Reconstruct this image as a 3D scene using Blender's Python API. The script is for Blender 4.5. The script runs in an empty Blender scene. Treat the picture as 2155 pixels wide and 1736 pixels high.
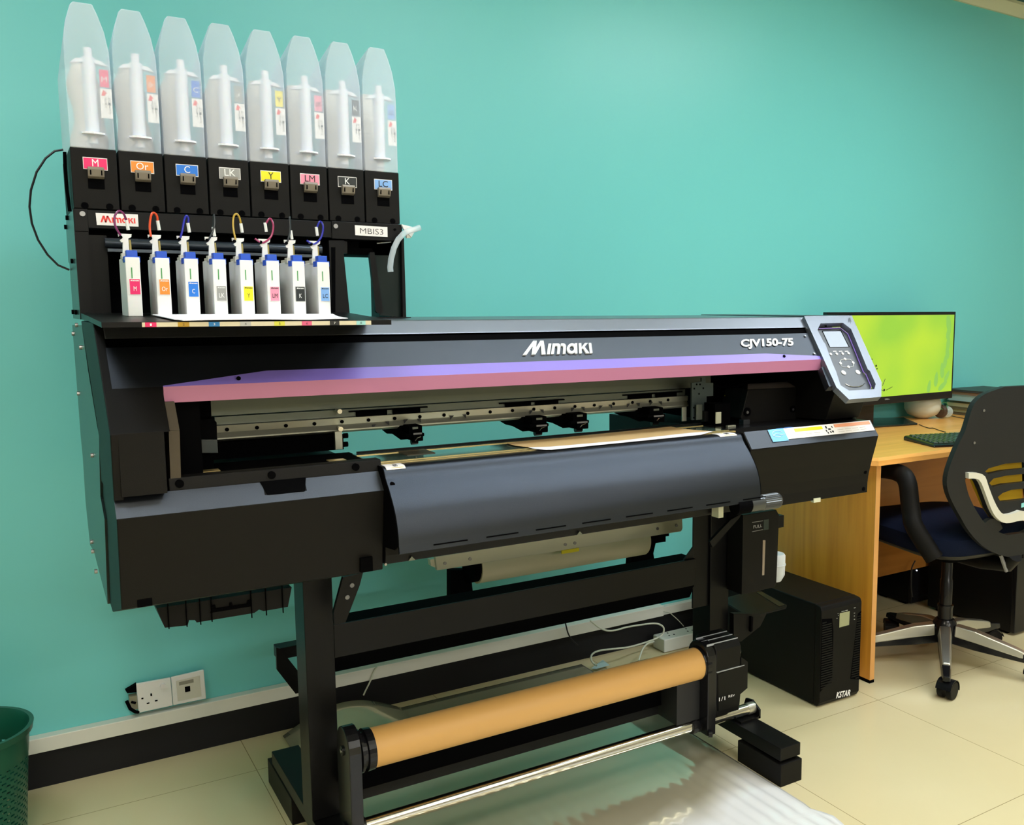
import bpy, bmesh, math, random
from mathutils import Vector, Matrix
random.seed(7)
SC = bpy.context.scene
COL = SC.collection
V = Vector

# ------------------------------------------------------------------ materials
def mat(name, col, rough=.5, metal=0., spec=.5, coat=0., bump=0., bscale=60., var=0., vscale=4., emit=None, estr=0., alpha=1., trans=0., sub=0.):
    m = bpy.data.materials.new(name); m.use_nodes = True
    nt = m.node_tree; b = nt.nodes['Principled BSDF']
    c = (col[0], col[1], col[2], 1)
    b.inputs['Base Color'].default_value = c
    b.inputs['Roughness'].default_value = rough
    b.inputs['Metallic'].default_value = metal
    b.inputs['Specular IOR Level'].default_value = spec
    b.inputs['Coat Weight'].default_value = coat
    b.inputs['Coat Roughness'].default_value = .08
    b.inputs['Transmission Weight'].default_value = trans
    b.inputs['Alpha'].default_value = alpha
    if sub:
        b.inputs['Subsurface Weight'].default_value = sub
        b.inputs['Subsurface Scale'].default_value = .01
    if emit:
        b.inputs['Emission Color'].default_value = (*emit, 1)
        b.inputs['Emission Strength'].default_value = estr
    tc = nt.nodes.new('ShaderNodeTexCoord')
    if var:
        n = nt.nodes.new('ShaderNodeTexNoise'); n.inputs['Scale'].default_value = vscale; n.inputs['Detail'].default_value = 4
        nt.links.new(tc.outputs['Object'], n.inputs['Vector'])
        mx = nt.nodes.new('ShaderNodeMix'); mx.data_type = 'RGBA'
        mx.inputs['A'].default_value = tuple(max(0, x * (1 - var)) for x in c[:3]) + (1,)
        mx.inputs['B'].default_value = tuple(min(1, x * (1 + var)) for x in c[:3]) + (1,)
        nt.links.new(n.outputs['Fac'], mx.inputs['Factor']); nt.links.new(mx.outputs['Result'], b.inputs['Base Color'])
    if bump:
        n = nt.nodes.new('ShaderNodeTexNoise'); n.inputs['Scale'].default_value = bscale; n.inputs['Detail'].default_value = 3
        nt.links.new(tc.outputs['Object'], n.inputs['Vector'])
        bp = nt.nodes.new('ShaderNodeBump'); bp.inputs['Strength'].default_value = bump; bp.inputs['Distance'].default_value = .002
        nt.links.new(n.outputs['Fac'], bp.inputs['Height']); nt.links.new(bp.outputs['Normal'], b.inputs['Normal'])
    return m

# ------------------------------------------------------------------ mesh builder
class MB:
    def __init__(s): s.bm = bmesh.new()
    def face(s, pts):
        vs = [s.bm.verts.new(V(p)) for p in pts]
        try: return s.bm.faces.new(vs)
        except ValueError: return None
    def box(s, x0, x1, y0, y1, z0, z1):
        return s.prism([(x0, y0, z0), (x1, y0, z0), (x1, y0, z1), (x0, y0, z1)], (0, y1 - y0, 0))
    def prism(s, pts, vec):
        vec = V(vec); a = [s.bm.verts.new(V(p)) for p in pts]; b = [s.bm.verts.new(V(p) + vec) for p in pts]
        n = len(pts); s.bm.faces.new(a); s.bm.faces.new(b[::-1])
        for i in range(n): s.bm.faces.new([a[i], b[i], b[(i + 1) % n], a[(i + 1) % n]])
        return s
    def px(s, yz, x0, x1):                      # profile in (y, z), extruded along x
        return s.prism([(x0, y, z) for y, z in yz], (x1 - x0, 0, 0))
    def loft(s, rings, caps=True, close=True):
        R = [[s.bm.verts.new(V(p)) for p in r] for r in rings]; n = len(R[0])
        for a, b in zip(R[:-1], R[1:]):
            for i in range(n if close else n - 1):
                s.bm.faces.new([a[i], a[(i + 1) % n], b[(i + 1) % n], b[i]])
        if caps: s.bm.faces.new(R[0][::-1]); s.bm.faces.new(R[-1])
        return s
    def frame(s, d):
        d = V(d).normalized(); u = d.cross(V((0, 0, 1)))
        if u.length < .01: u = V((1, 0, 0))
        u.normalize(); return d, u, d.cross(u)
    def cyl(s, p0, p1, r, n=24, r2=None, ph=0.):
        p0 = V(p0); p1 = V(p1); d, u, w = s.frame(p1 - p0); r2 = r if r2 is None else r2
        return s.loft([[p + (u * math.cos(2 * math.pi * i / n + ph) + w * math.sin(2 * math.pi * i / n + ph)) * q for i in range(n)] for p, q in ((p0, r), (p1, r2))])
    def ring(s, p0, p1, ro, ri, n=28):          # hollow tube
        p0 = V(p0); p1 = V(p1); d, u, w = s.frame(p1 - p0)
        f = lambda p, q: [p + (u * math.cos(2 * math.pi * i / n) + w * math.sin(2 * math.pi * i / n)) * q for i in range(n)]
        return s.loft([f(p0, ri), f(p0, ro), f(p1, ro), f(p1, ri), f(p0, ri)], caps=False)
    def lathe(s, c, d, prof, n=28, caps=True):  # prof: (distance along d, radius)
        c = V(c); d, u, w = s.frame(d)
        return s.loft([[c + d * t + (u * math.cos(2 * math.pi * i / n) + w * math.sin(2 * math.pi * i / n)) * r for i in range(n)] for t, r in prof], caps=caps)
    def tube(s, pts, r, n=8, rs=None):
        P = [V(p) for p in pts]; rings = []; pu = None
        for i, p in enumerate(P):
            t = (P[min(i + 1, len(P) - 1)] - P[max(i - 1, 0)]).normalized()
            if pu is None: _, u, _ = s.frame(t)
            else:
                u = pu - t * pu.dot(t); u.normalize()
            w = t.cross(u); pu = u; q = rs[i] if rs else r
            if isinstance(q, (int, float)): q = (q, q)
            rings.append([p + u * math.cos(2 * math.pi * k / n) * q[0] + w * math.sin(2 * math.pi * k / n) * q[1] for k in range(n)])
        return s.loft(rings)
    def sphere(s, c, r, n=16, sz=1.):
        return s.lathe(V(c) - V((0, 0, r * sz)), (0, 0, 1), [(r * sz * (1 - math.cos(math.pi * k / n)), max(1e-4, r * math.sin(math.pi * k / n))) for k in range(n + 1)], n=2 * n)
    def build(s, name, m, parent=None, bevel=0., smooth=False, seg=2, solid=0., sub=0, kind=None, recalc=True):
        bm = s.bm
        if recalc: bmesh.ops.recalc_face_normals(bm, faces=bm.faces[:])
        off = V((0, 0, 0)); q = parent
        while q is not None: off += q.location; q = q.parent
        if parent is None:                       # a one-mesh thing: origin at the middle of its base
            lo = [min(v.co[i] for v in bm.verts) for i in range(3)]; hi = [max(v.co[i] for v in bm.verts) for i in range(3)]
            off = V(((lo[0] + hi[0]) / 2, (lo[1] + hi[1]) / 2, lo[2]))
        for v in bm.verts: v.co -= off
        me = bpy.data.meshes.new(name); bm.to_mesh(me); bm.free()
        o = bpy.data.objects.new(name, me); COL.objects.link(o); o.parent = parent
        if parent is None: o.location = off
        me.materials.append(m)
        if smooth:
            for p in me.polygons: p.use_smooth = True
            me.set_sharp_from_angle(angle=math.radians(40))
        if solid:
            md = o.modifiers.new('thick', 'SOLIDIFY'); md.thickness = solid; md.offset = 0
        if sub:
            md = o.modifiers.new('sub', 'SUBSURF'); md.levels = md.render_levels = sub
        if bevel:
            md = o.modifiers.new('bev', 'BEVEL'); md.width = bevel; md.segments = seg; md.limit_method = 'ANGLE'; md.angle_limit = math.radians(35)
        if kind: o['kind'] = kind
        return o

def tag(o, label, cat, group=None):
    o['label'] = label; o['category'] = cat
    if group: o['group'] = group
    return o
def thing(name, label, cat, loc=(0, 0, 0), group=None):
    o = bpy.data.objects.new(name, None); COL.objects.link(o); o.location = loc; o.empty_display_size = .05
    return tag(o, label, cat, group)
def copy_tree(o, parent=None):
    c = o.copy(); COL.objects.link(c); c.parent = parent
    for ch in list(o.children): copy_tree(ch, c)
    return c

# mapping unit shapes on to a quad given by four corners bl, br, tr, tl
def qmap(q, off=0.):
    a, b, c, d = [V(p) for p in q]
    n = (b - a).cross(d - a).normalized()
    def f(u, v, h=0.): return a * (1 - u) * (1 - v) + b * u * (1 - v) + c * u * v + d * (1 - u) * v + n * (off + h)
    return f
def subquad(q, u0, u1, v0, v1, off=0.):
    f = qmap(q, off); return [f(u0, v0), f(u1, v0), f(u1, v1), f(u0, v1)]
def plate(name, q, m, parent, t=.0006, off=0.):
    f = qmap(q, off); b = MB(); n = f(0, 0, 1) - f(0, 0, 0)
    b.prism([f(0, 0), f(1, 0), f(1, 1), f(0, 1)], n * t); return b.build(name, m, parent)
def text(name, s, q, m, parent, t=.0004, off=0., shear=0., bold=0.):
    cu = bpy.data.curves.new(name, 'FONT'); cu.body = s; cu.shear = shear; cu.offset = bold; cu.resolution_u = 3
    tmp = bpy.data.objects.new('tmp_text', cu); COL.objects.link(tmp)
    dg = bpy.context.evaluated_depsgraph_get(); me = bpy.data.meshes.new_from_object(tmp.evaluated_get(dg))
    bpy.data.objects.remove(tmp)
    xs = [v.co.x for v in me.vertices]; ys = [v.co.y for v in me.vertices]
    x0, x1, y0, y1 = min(xs), max(xs), min(ys), max(ys)
    f = qmap(q, off); o3 = V((0, 0, 0)); p = parent
    while p is not None: o3 += p.location; p = p.parent
    for v in me.vertices: v.co = f((v.co.x - x0) / (x1 - x0), (v.co.y - y0) / max(1e-6, y1 - y0), t) - o3
    o = bpy.data.objects.new(name, me); COL.objects.link(o); o.parent = parent
    me.materials.clear(); me.materials.append(m); return o
def ribbon(pts, wx, wy):
    out = []
    L = []; Rr = []
    for i, p in enumerate(pts):
        a = pts[max(i - 1, 0)]; b = pts[min(i + 1, len(pts) - 1)]; dx, dy = b[0] - a[0], b[1] - a[1]
        l = math.hypot(dx / wx, dy / wy) or 1; nx, ny = -dy / wy / l, dx / wx / l
        L.append((p[0] + nx * wx / 2, p[1] + ny * wy / 2)); Rr.append((p[0] - nx * wx / 2, p[1] - ny * wy / 2))
    return L + Rr[::-1]
def maker_logo(name, q, m, parent, t=.002, off=0.):
    b = MB(); f = qmap(q, off); n = f(0, 0, 1) - f(0, 0, 0)
    P = [[(0, 0), (.052, 0), (.135, 1), (.08, 1)], [(.085, 1), (.135, 1), (.172, 0), (.122, 0)], [(.125, 0), (.175, 0), (.24, 1), (.188, 1)], [(.192, 1), (.24, 1), (.318, 0), (.262, 0)],
         [(.335, 0), (.378, 0), (.37, .78), (.327, .78)], [(.395, 0), (.435, 0), (.43, .78), (.388, .78)],
         [(.432, .78), (.432, .6), (.462, .6), (.474, .5), (.478, 0), (.518, 0), (.516, .55), (.5, .72), (.48, .78)],
         [(.518, .78), (.518, .6), (.548, .6), (.56, .5), (.562, 0), (.602, 0), (.6, .58), (.584, .72), (.562, .78)],
         [(.738, 0), (.776, 0), (.772, .78), (.734, .78)], [(.8, 0), (.84, 0), (.836, .78), (.796, .78)],
         [(.84, .34), (.845, .5), (.892, .78), (.94, .78), (.872, .4)], [(.856, .42), (.885, .5), (.952, 0), (.902, 0)], [(.96, 0), (1, 0), (.995, .78), (.955, .78)]]
    for p in P: b.prism([f(*c) for c in p], n * t)
    N = 20
    o = [(.69 + .074 * math.cos(2 * math.pi * i / N), .39 + .39 * math.sin(2 * math.pi * i / N)) for i in range(N)]
    i_ = [(.69 + .034 * math.cos(2 * math.pi * i / N), .39 + .2 * math.sin(2 * math.pi * i / N)) for i in range(N)]
    for i in range(N):
        j = (i + 1) % N; b.prism([f(*o[i]), f(*o[j]), f(*i_[j]), f(*i_[i])], n * t)
    return b.build(name, m, parent)
def spline(pts, k=6):
    P = [V(p) for p in pts]; out = []
    for i in range(len(P) - 1):
        p0 = P[max(i - 1, 0)]; p1 = P[i]; p2 = P[i + 1]; p3 = P[min(i + 2, len(P) - 1)]
        for j in range(k):
            t = j / k; out.append(.5 * ((2 * p1) + (p2 - p0) * t + (2 * p0 - 5 * p1 + 4 * p2 - p3) * t * t + (3 * p1 - p0 - 3 * p2 + p3) * t ** 3))
    return out + [P[-1]]

# ------------------------------------------------------------------ camera
cam_d = bpy.data.cameras.new('camera'); cam = bpy.data.objects.new('camera', cam_d); COL.objects.link(cam)
cam_d.sensor_fit = 'HORIZONTAL'; cam_d.sensor_width = 36
cam_d.lens = 32.952; cam_d.shift_x = -0.1098; cam_d.shift_y = 0.0071
cam_d.clip_start = .05
cr, cd, cf = (0.8368, -0.5476, 0.0002), (-0.0653, -0.1002, -0.9928), (0.5436, 0.8308, -0.1196)
cam.matrix_world = Matrix(((cr[0], -cd[0], -cf[0], 0), (cr[1], -cd[1], -cf[1], 0), (cr[2], -cd[2], -cf[2], 1.4), (0, 0, 0, 1)))
SC.camera = cam
SC.view_settings.view_transform = 'Standard'; SC.view_settings.look = 'None'; SC.view_settings.gamma = 1
SC.view_settings.exposure = 0.0
SC.cycles.use_denoising = True
SC.cycles.max_bounces = 8; SC.cycles.transparent_max_bounces = 24

# ------------------------------------------------------------------ materials
def wall_mat():
    m = mat('teal_wall_paint', (.16, .585, .57), .36, spec=.4, bump=.05, bscale=25, var=.025, vscale=1.5); return m
M = {
 'wall': wall_mat(),
 'wallf': mat('grey_wall_paint', (.30, .30, .28), .6),
 'ceil': mat('white_ceiling_paint', (.72, .76, .74), .7),
 'soffit': mat('shaded_teal_soffit', (.01, .11, .115), .5),  # shade of the soffit underside put into its teal
 'cornice': mat('cream_cornice', (.62, .66, .48), .5),
 'basebl': mat('black_skirting', (.007, .007, .008), .7, spec=.3, bump=.1, bscale=300),
 'trunk': mat('white_trunking_plastic', (.70, .70, .62), .4, var=.06, vscale=9),
 'blk': mat('black_textured_plastic', (.0055, .005, .0045), .46, spec=.14, bump=.25, bscale=1400),
 'hood': mat('dark_grey_textured_plastic', (.068, .075, .088), .33, metal=.92, spec=.4, bump=.25, bscale=1400),
 'cover': mat('dark_satin_cover_paint', (.038, .044, .055), .32, metal=.9, spec=.4, bump=.2, bscale=1400),
 'panel': mat('grey_metallic_panel_paint', (.19, .205, .235), .33, metal=.8, spec=.5, bump=.15, bscale=1400),
 'stl': mat('black_painted_steel', (.0045, .0045, .0045), .36, spec=.16, bump=.1, bscale=900),
 'side': mat('black_satin_side_steel', (.008, .016, .014), .24, spec=.3),
 'deep': mat('matte_black', (.0012, .0012, .0015), .8, spec=.03),
 'gloss': mat('glossy_black_plastic', (.007, .007, .008), .22, spec=.35),
 'grey': mat('grey_plastic', (.2, .2, .2), .45),
 'alu': mat('anodised_aluminium', (.50, .50, .40), .36, metal=.75, bump=.03, bscale=80),
 'alud': mat('dull_galvanised_rail', (.17, .19, .155), .42, metal=.6),
 'chrome': mat('polished_pipe_steel', (.72, .70, .64), .16, metal=1.),
 'screw': mat('screw_steel', (.3, .3, .3), .35, metal=.9),
 'violet': mat('violet_band_film', (.21, .15, .55), .36, spec=.55, bump=.1, bscale=1200),
 'pink': mat('dusty_pink_band_film', (.42, .155, .27), .42, spec=.5, bump=.1, bscale=1200),
 'tan': mat('kraft_card_tube', (.66, .37, .11), .5, var=.04, vscale=6),
 'kraft': mat('kraft_media', (.60, .40, .18), .5, var=.03),
 'cream': mat('cream_media_roll', (.62, .57, .36), .4, var=.03),
 'paleplate': mat('pale_coated_plate', (.60, .61, .44), .4),
 'white': mat('white_plastic', (.78, .78, .76), .38, sub=.1),
 'paper': mat('white_paper', (.86, .87, .92), .5, bump=.1, bscale=30),
 'label': mat('white_label', (.83, .80, .78), .45),
 'blue': mat('blue_clip_plastic', (.006, .075, .52), .35),
 'yellow': mat('warning_yellow', (.85, .75, .02), .4),
 'teal_l': mat('pale_plastic_socket', (.68, .70, .64), .35),
 'red': mat('logo_red', (.78, .03, .025), .4),
 'silver': mat('silver_badge', (.82, .84, .86), .28, metal=.35),
 'wtext': mat('white_print', (.86, .86, .84), .4),
 'btext': mat('black_print', (.01, .01, .01), .5),
 'glass': mat('lcd_glass', (.42, .47, .56), .12, coat=.4),
 'navy': mat('navy_seat_fabric', (.004, .007, .02), .9, spec=.1, bump=.5, bscale=500),
 'seatbk': mat('grey_black_chair_plastic', (.018, .018, .017), .42, spec=.2, bump=.2, bscale=900),
 'satin': mat('satin_silver', (.60, .59, .52), .3, metal=.85),
 'trimw': mat('pale_grey_trim_plastic', (.62, .60, .50), .35),
 'cloth_y': mat('mustard_cloth', (.62, .38, .01), .8, bump=.3, bscale=90),
 'green': mat('green_bin_plastic', (.004, .085, .05), .35, spec=.45),
 'cable_w': mat('white_cable_sheath', (.62, .64, .52), .4),
 'cable_b': mat('black_cable_sheath', (.01, .01, .012), .4),
 'gold': mat('gold_platen_edge', (.75, .58, .25), .3, metal=.8),
 'platen': mat('glossy_grey_platen', (.08, .13, .1), .12, metal=.4, coat=.5),
}
def wood(name, c1, c2, rough=.35, axis=0, sc=1.):
    m = mat(name, c1, rough, spec=.45, coat=.15); nt = m.node_tree; b = nt.nodes['Principled BSDF']
    tc = nt.nodes.new('ShaderNodeTexCoord'); mp = nt.nodes.new('ShaderNodeMapping')
    s = [26 * sc, 26 * sc, 26 * sc]; s[axis] = 1.6 * sc; mp.inputs['Scale'].default_value = s
    n = nt.nodes.new('ShaderNodeTexNoise'); n.inputs['Scale'].default_value = 1.; n.inputs['Detail'].default_value = 6; n.inputs['Distortion'].default_value = .6
    r = nt.nodes.new('ShaderNodeValToRGB'); r.color_ramp.elements[0].position = .3; r.color_ramp.elements[1].position = .72
    r.color_ramp.elements[0].color = (*c2, 1); r.color_ramp.elements[1].color = (*c1, 1)
    nt.links.new(tc.outputs['Object'], mp.inputs['Vector']); nt.links.new(mp.outputs['Vector'], n.inputs['Vector'])
    nt.links.new(n.outputs['Fac'], r.inputs['Fac']); nt.links.new(r.outputs['Color'], b.inputs['Base Color']); return m
M['wood'] = wood('honey_beech_laminate', (.92, .45, .12), (.74, .34, .07), axis=0)
M['woodv'] = wood('honey_beech_laminate_upright', (.95, .42, .05), (.74, .29, .03), axis=2)
M['edge'] = mat('beech_edge_band', (.72, .36, .11), .3, var=.05)

def frosted(name, col, a, rough=.35):
    m = bpy.data.materials.new(name); m.use_nodes = True; nt = m.node_tree; b = nt.nodes['Principled BSDF']
    b.inputs['Base Color'].default_value = (*col, 1); b.inputs['Roughness'].default_value = rough
    b.inputs['Subsurface Weight'].default_value = 0
    lw = nt.nodes.new('ShaderNodeLayerWeight'); lw.inputs['Blend'].default_value = .35
    mr = nt.nodes.new('ShaderNodeMapRange'); mr.inputs['To Min'].default_value = a; mr.inputs['To Max'].default_value = min(1, a + .4)
    nt.links.new(lw.outputs['Facing'], mr.inputs['Value']); nt.links.new(mr.outputs['Result'], b.inputs['Alpha']); return m
M['case'] = frosted('frosted_polypropylene', (.80, .88, 1.0), .30, .3)
M['tubeclear'] = frosted('clear_vinyl_tube', (.75, .85, .9), .35, .12)
M['bottle'] = frosted('translucent_bottle', (.8, .84, .86), .7)
M['clearglass'] = frosted('clear_glass_ball', (.7, .8, .75), .3, .05)

def floor_mat():
    m = mat('cream_floor_tiles', (.60, .50, .285), .2, spec=.5); nt = m.node_tree; b = nt.nodes['Principled BSDF']
    tc = nt.nodes.new('ShaderNodeTexCoord'); sep = nt.nodes.new('ShaderNodeSeparateXYZ'); nt.links.new(tc.outputs['Object'], sep.inputs[0])
    def line(sock, off, pitch):
        a = nt.nodes.new('ShaderNodeMath'); a.operation = 'SUBTRACT'; a.inputs[1].default_value = off; nt.links.new(sep.outputs[sock], a.inputs[0])
        d = nt.nodes.new('ShaderNodeMath'); d.operation = 'PINGPONG'; d.inputs[1].default_value = pitch / 2; nt.links.new(a.outputs[0], d.inputs[0])
        c = nt.nodes.new('ShaderNodeMath'); c.operation = 'LESS_THAN'; c.inputs[1].default_value = .0011; nt.links.new(d.outputs[0], c.inputs[0]); return c
    l1 = line(0, .545, .6595); l2 = line(1, 1.512, .682)
    mx = nt.nodes.new('ShaderNodeMath'); mx.operation = 'MAXIMUM'; nt.links.new(l1.outputs[0], mx.inputs[0]); nt.links.new(l2.outputs[0], mx.inputs[1])
    n = nt.nodes.new('ShaderNodeTexNoise'); n.inputs['Scale'].default_value = 2.2; n.inputs['Detail'].default_value = 5; nt.links.new(tc.outputs['Object'], n.inputs['Vector'])
    r = nt.nodes.new('ShaderNodeValToRGB'); r.color_ramp.elements[0].color = (.66, .56, .32, 1); r.color_ramp.elements[1].color = (.75, .66, .41, 1)
    nt.links.new(n.outputs['Fac'], r.inputs['Fac'])
    mix = nt.nodes.new('ShaderNodeMix'); mix.data_type = 'RGBA'; nt.links.new(mx.outputs[0], mix.inputs['Factor']); nt.links.new(r.outputs['Color'], mix.inputs['A'])
    mix.inputs['B'].default_value = (.30, .24, .12, 1); nt.links.new(mix.outputs['Result'], b.inputs['Base Color'])
    return m
M['floor'] = floor_mat()

# ------------------------------------------------------------------ the room
XL, XR, YB, YW, ZC = -2.8, 6.4, -9.0, 3.125, 2.99
def struct(name, b, m, parent=None, **k):
    o = b.build(name, m, parent, **k); o['kind'] = 'structure'; return o
fl = struct('floor', MB().box(XL, XR, YB, YW + .1, -.1, 0), M['floor'])
for v in fl.data.vertices: v.co += fl.location
fl.location = (0, 0, 0)
struct('wall_back', MB().box(XL, XR, YW, YW + .1, 0, ZC), M['wall'])
struct('wall_left', MB().box(XL - .1, XL, YB, YW + .1, 0, ZC), M['wallf'])
struct('wall_right', MB().box(XR, XR + .1, YB, YW + .1, 0, ZC), M['wallf'])
struct('wall_front', MB().box(XL - .1, XR + .1, YB - .1, YB, 0, ZC), M['wallf'])
struct('ceiling', MB().box(XL - .1, XR + .1, YB - .1, YW + .1, ZC, ZC + .1), M['ceil'])
# cornice along the wall and the coffer behind it, darkened in its colour for shade, seen at the upper right corner
struct('trim_1', MB().px([(YW, 2.885), (YW - .012, 2.885), (YW - .05, 2.93), (YW - .05, 2.945), (YW, 2.945)], XL, XR), M['cornice'])
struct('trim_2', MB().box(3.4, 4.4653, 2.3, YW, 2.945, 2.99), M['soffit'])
struct('trim_3', MB().box(4.4683, XR, 2.3, YW, 2.945, 2.99), M['ceil'])
struct('baseboard_back', MB().box(XL, XR, 3.112, YW, 0, .114), M['basebl'])
struct('trim_4', MB().box(XL, 2.2193, 3.09, YW, .1145, .1585), M['trunk'], bevel=.002)
struct('trim_5', MB().box(2.2193, 2.60, 3.098, YW, .1145, .150), M['trunk'], bevel=.002)

# ------------------------------------------------------------------ the printer
P = thing('large_format_printer', 'large black wide-format inkjet printer with violet and pink front band on a steel stand', 'printer', (1.2, 2.3, 0))
HK = .96
def hood_y(z): return 1.868 + HK * (z - 1.175)
XR_ = 2.10
# --- left end cover (black plastic) and steel side panel
b = MB()
fr = [(2.055, 1.37), (1.868, 1.175), (1.875, 1.0605), (1.875, 1.055), (2.10, 1.055), (2.10, 1.165), (2.33, 1.37)]
b.prism([(.1377 - (y - 1.861) * .013, y, z) for y, z in fr], (.0165, 0, 0))
b.build('left_end_cover', M['blk'], P, bevel=.002)
b = MB()
sp = [(0.1317, 2.3211, 1.3612), (0.1328, 2.2379, 1.2683), (0.1343, 2.116, 1.1695), (0.1347, 2.0852, 1.1493), (0.1344, 2.1085, 1.1057), (0.1339, 2.146, 1.0178), (0.1347, 2.0873, 0.9818), (0.1339, 2.149, 0.7922), (0.1304, 2.4177, 0.8444), (0.1291, 2.5223, 0.8368), (0.1284, 2.5691, 0.9343), (0.1286, 2.5608, 1.0456), (0.1283, 2.5786, 1.0893), (0.1281, 2.5961, 1.2993), (0.128, 2.6028, 1.3567)]
b.prism(sp, (.010, 0, 0)); sd = b.build('side_panel', M['side'], P)
for p in [(0.13, 2.4533, 1.3591), (0.1284, 2.5764, 1.337), (0.131, 2.3762, 1.3116), (0.1288, 2.5417, 1.1975), (0.1324, 2.2687, 1.0864), (0.13, 2.4477, 0.8603), (0.1301, 2.4386, 0.8398), (0.1309, 2.3821, 0.8059)]:
    MB().cyl((p[0] - .004, p[1], p[2]), (p[0] + .002, p[1], p[2]), .005, 10).build('screw', M['screw'], sd)
# --- hood: sloping front sheet with the top strip, the slot, the violet and the pink bands
def hp(z, lift=0.): return (hood_y(z) - lift * .721, z + lift * .693)
X0 = .150; HX = 1.955
b = MB(); b.px([hp(1.3395), hp(1.3705), (2.56, 1.372), (2.56, 1.36), (2.10, 1.36), (hood_y(1.3395) + .02, 1.3395)], X0, 1.986); b.build('top_cover', M['panel'], P, bevel=.003)
MB().px([hp(1.3225, -.005), hp(1.3395, -.005), (2.10, 1.3395), (2.10, 1.3225)], X0, 1.984).build('hood_slot', M['deep'], P)
hl = [(0.2355, 1.9409, 1.251), (0.4259, 1.9605, 1.2713), (1.7468, 1.9592, 1.27), (1.9498, 1.9472, 1.2575)]
# grey-black hood sheet above the band
b = MB(); zt = 1.3235
xa = [X0, hl[0][0], hl[1][0], hl[2][0], HX]; za = [hl[0][2], hl[0][2], hl[1][2], hl[2][2], hl[3][2]]
for i in range(4):
    q = [(xa[i], *hp(za[i])), (xa[i + 1], *hp(za[i + 1])), (xa[i + 1] + (.029 if i == 3 else 0), *hp(zt)), (xa[i], *hp(zt))]
    b.prism(q, (0, .008, -.001))
hood = b.build('hood', M['hood'], P)
# left shoulder of the hood that runs down to the fold beside the window
b = MB(); b.px([hp(1.175), hp(hl[0][2]), (hood_y(hl[0][2]) + .01, hl[0][2]), (1.885, 1.172)], X0, 0.2338); b.build('hood_shoulder', M['blk'], P)
zf = 1.2488
b = MB()
for i in range(1, 4):
    q = [(xa[i], *hp(zf, .003)), (xa[i + 1], *hp(zf, .003)), (xa[i + 1], *hp(za[i + 1], .003)), (xa[i], *hp(za[i], .003))]
    b.prism(q, (0, .009, -.002))
b.build('violet_band', M['violet'], P)['label'] = 'violet upper strip of the front band'
yb = hp(zf, .003)[0]; zb = 1.2205
b = MB(); b.prism([(xa[1], yb + .002, zb), (HX - .014, yb + .002, zb), (HX, yb, zb + .007), (HX, yb, zf + .0025), (xa[1], yb, zf + .0025)], (0, .01, 0)); b.build('pink_band', M['pink'], P)['label'] = 'dusty pink lower strip of the front band'
for u_ in [(0.3703, 1.9444, 1.2604), (1.8062, 1.9469, 1.263), (2.0469, 2.0297, 1.3434)]:
    MB().cyl(u_, (u_[0], u_[1] - .002, u_[2] + .0015), .0042, 10).build('screw', M['deep'], hood)
for p in [(1.9364, 2.0009, 1.3149), (1.928, 1.954, 1.266), (1.9613, 2.0213, 1.3362)]:
    MB().cyl(p, (p[0], p[1] - .002, p[2] + .002), .0035, 10).build('screw', M['screw'], hood)
# --- badges
q = [(1.0044, 1.973, 1.2858), (1.1955, 1.9723, 1.2851), (1.2055, 1.9965, 1.3103), (1.0331, 2.0035, 1.3176)]
q = [q[0], q[1], (1.2092, 2.0014, 1.3154), (1.0341, 2.003, 1.3171)]
maker_logo('maker_badge', q, M['silver'], P, t=.004)
q = [(1.67, 1.9718, 1.2846), (1.8638, 1.9705, 1.2832), (1.884, 1.9966, 1.3104), (1.6885, 1.9962, 1.31)]
text('model_badge', 'CJV150-75', q, M['wtext'], P, t=.002, bold=.035)
# --- left pillar of the window and inner walls
XJ = 0.2239
MB().box(.150, XJ, 1.868, 1.90, 1.062, 1.176).build('left_pillar', M['blk'], P)
j1 = [(0.2335, 1.93, 1.2234), (0.2521, 1.93, 1.2232), (0.2542, 1.9, 1.1715), (0.2358, 1.9, 1.1728)]
j2 = [(0.2358, 1.9, 1.1723), (0.2542, 1.9, 1.171), (0.252, 1.9, 1.082), (0.2342, 1.9, 1.0819)]
b = MB(); b.prism(j1[::-1], (0, .05, 0)); b.prism(j2[::-1], (0, .05, 0)); b.build('window_jamb', mat('dark_brown_jamb_plastic', (.05, .036, .018), .5), P)
MB().box(.15, .335, 2.05, 2.54, .90, 1.30).build('inner_housing', M['deep'], P)
MB().box(.15, .30, 1.96, 2.04, 1.05, 1.255).build('inner_housing', M['deep'], P)
MB().box(.15, XR_, 2.50, 2.56, 1.20, 1.36).build('rear_cover', M['stl'], P)
MB().box(.16, XR_, 2.06, 2.30, 1.325, 1.3385).build('hood_lining', M['deep'], P)
# --- carriage rail (extruded aluminium), seen through the window
yr = 2.15
def rz(v): pass
Z1, Z2, Z3, Z4, Z5, Z6 = (1.1819, 1.1638, 1.1468, 1.131, 1.1189, 1.1109)
xr0 = 0.3595; xr1 = 1.6244
rail = MB().px([(yr + .03, 1.33), (yr + .02, Z1), (yr + .02, Z2 + .002), (yr + .06, Z2 + .002), (yr + .06, 1.33)], .29, xr1 + .1).build('rail_cover', M['alud'], P)
MB().px([(yr + .012, Z3), (yr + .012, Z2), (yr + .06, Z2), (yr + .06, Z3)], xr0 + .0, xr1).build('rail_upper_web', M['alud'], P)
rl = MB().px([(yr, Z4), (yr - .002, Z3 - .001), (yr + .012, Z3 - .001), (yr + .05, Z3 - .001), (yr + .05, Z6), (yr + .012, Z6), (yr - .004, Z5 - .002), (yr - .004, Z5 + .001), (yr + .003, Z4)], xr0, xr1).build('carriage_rail', M['alu'], P)
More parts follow.
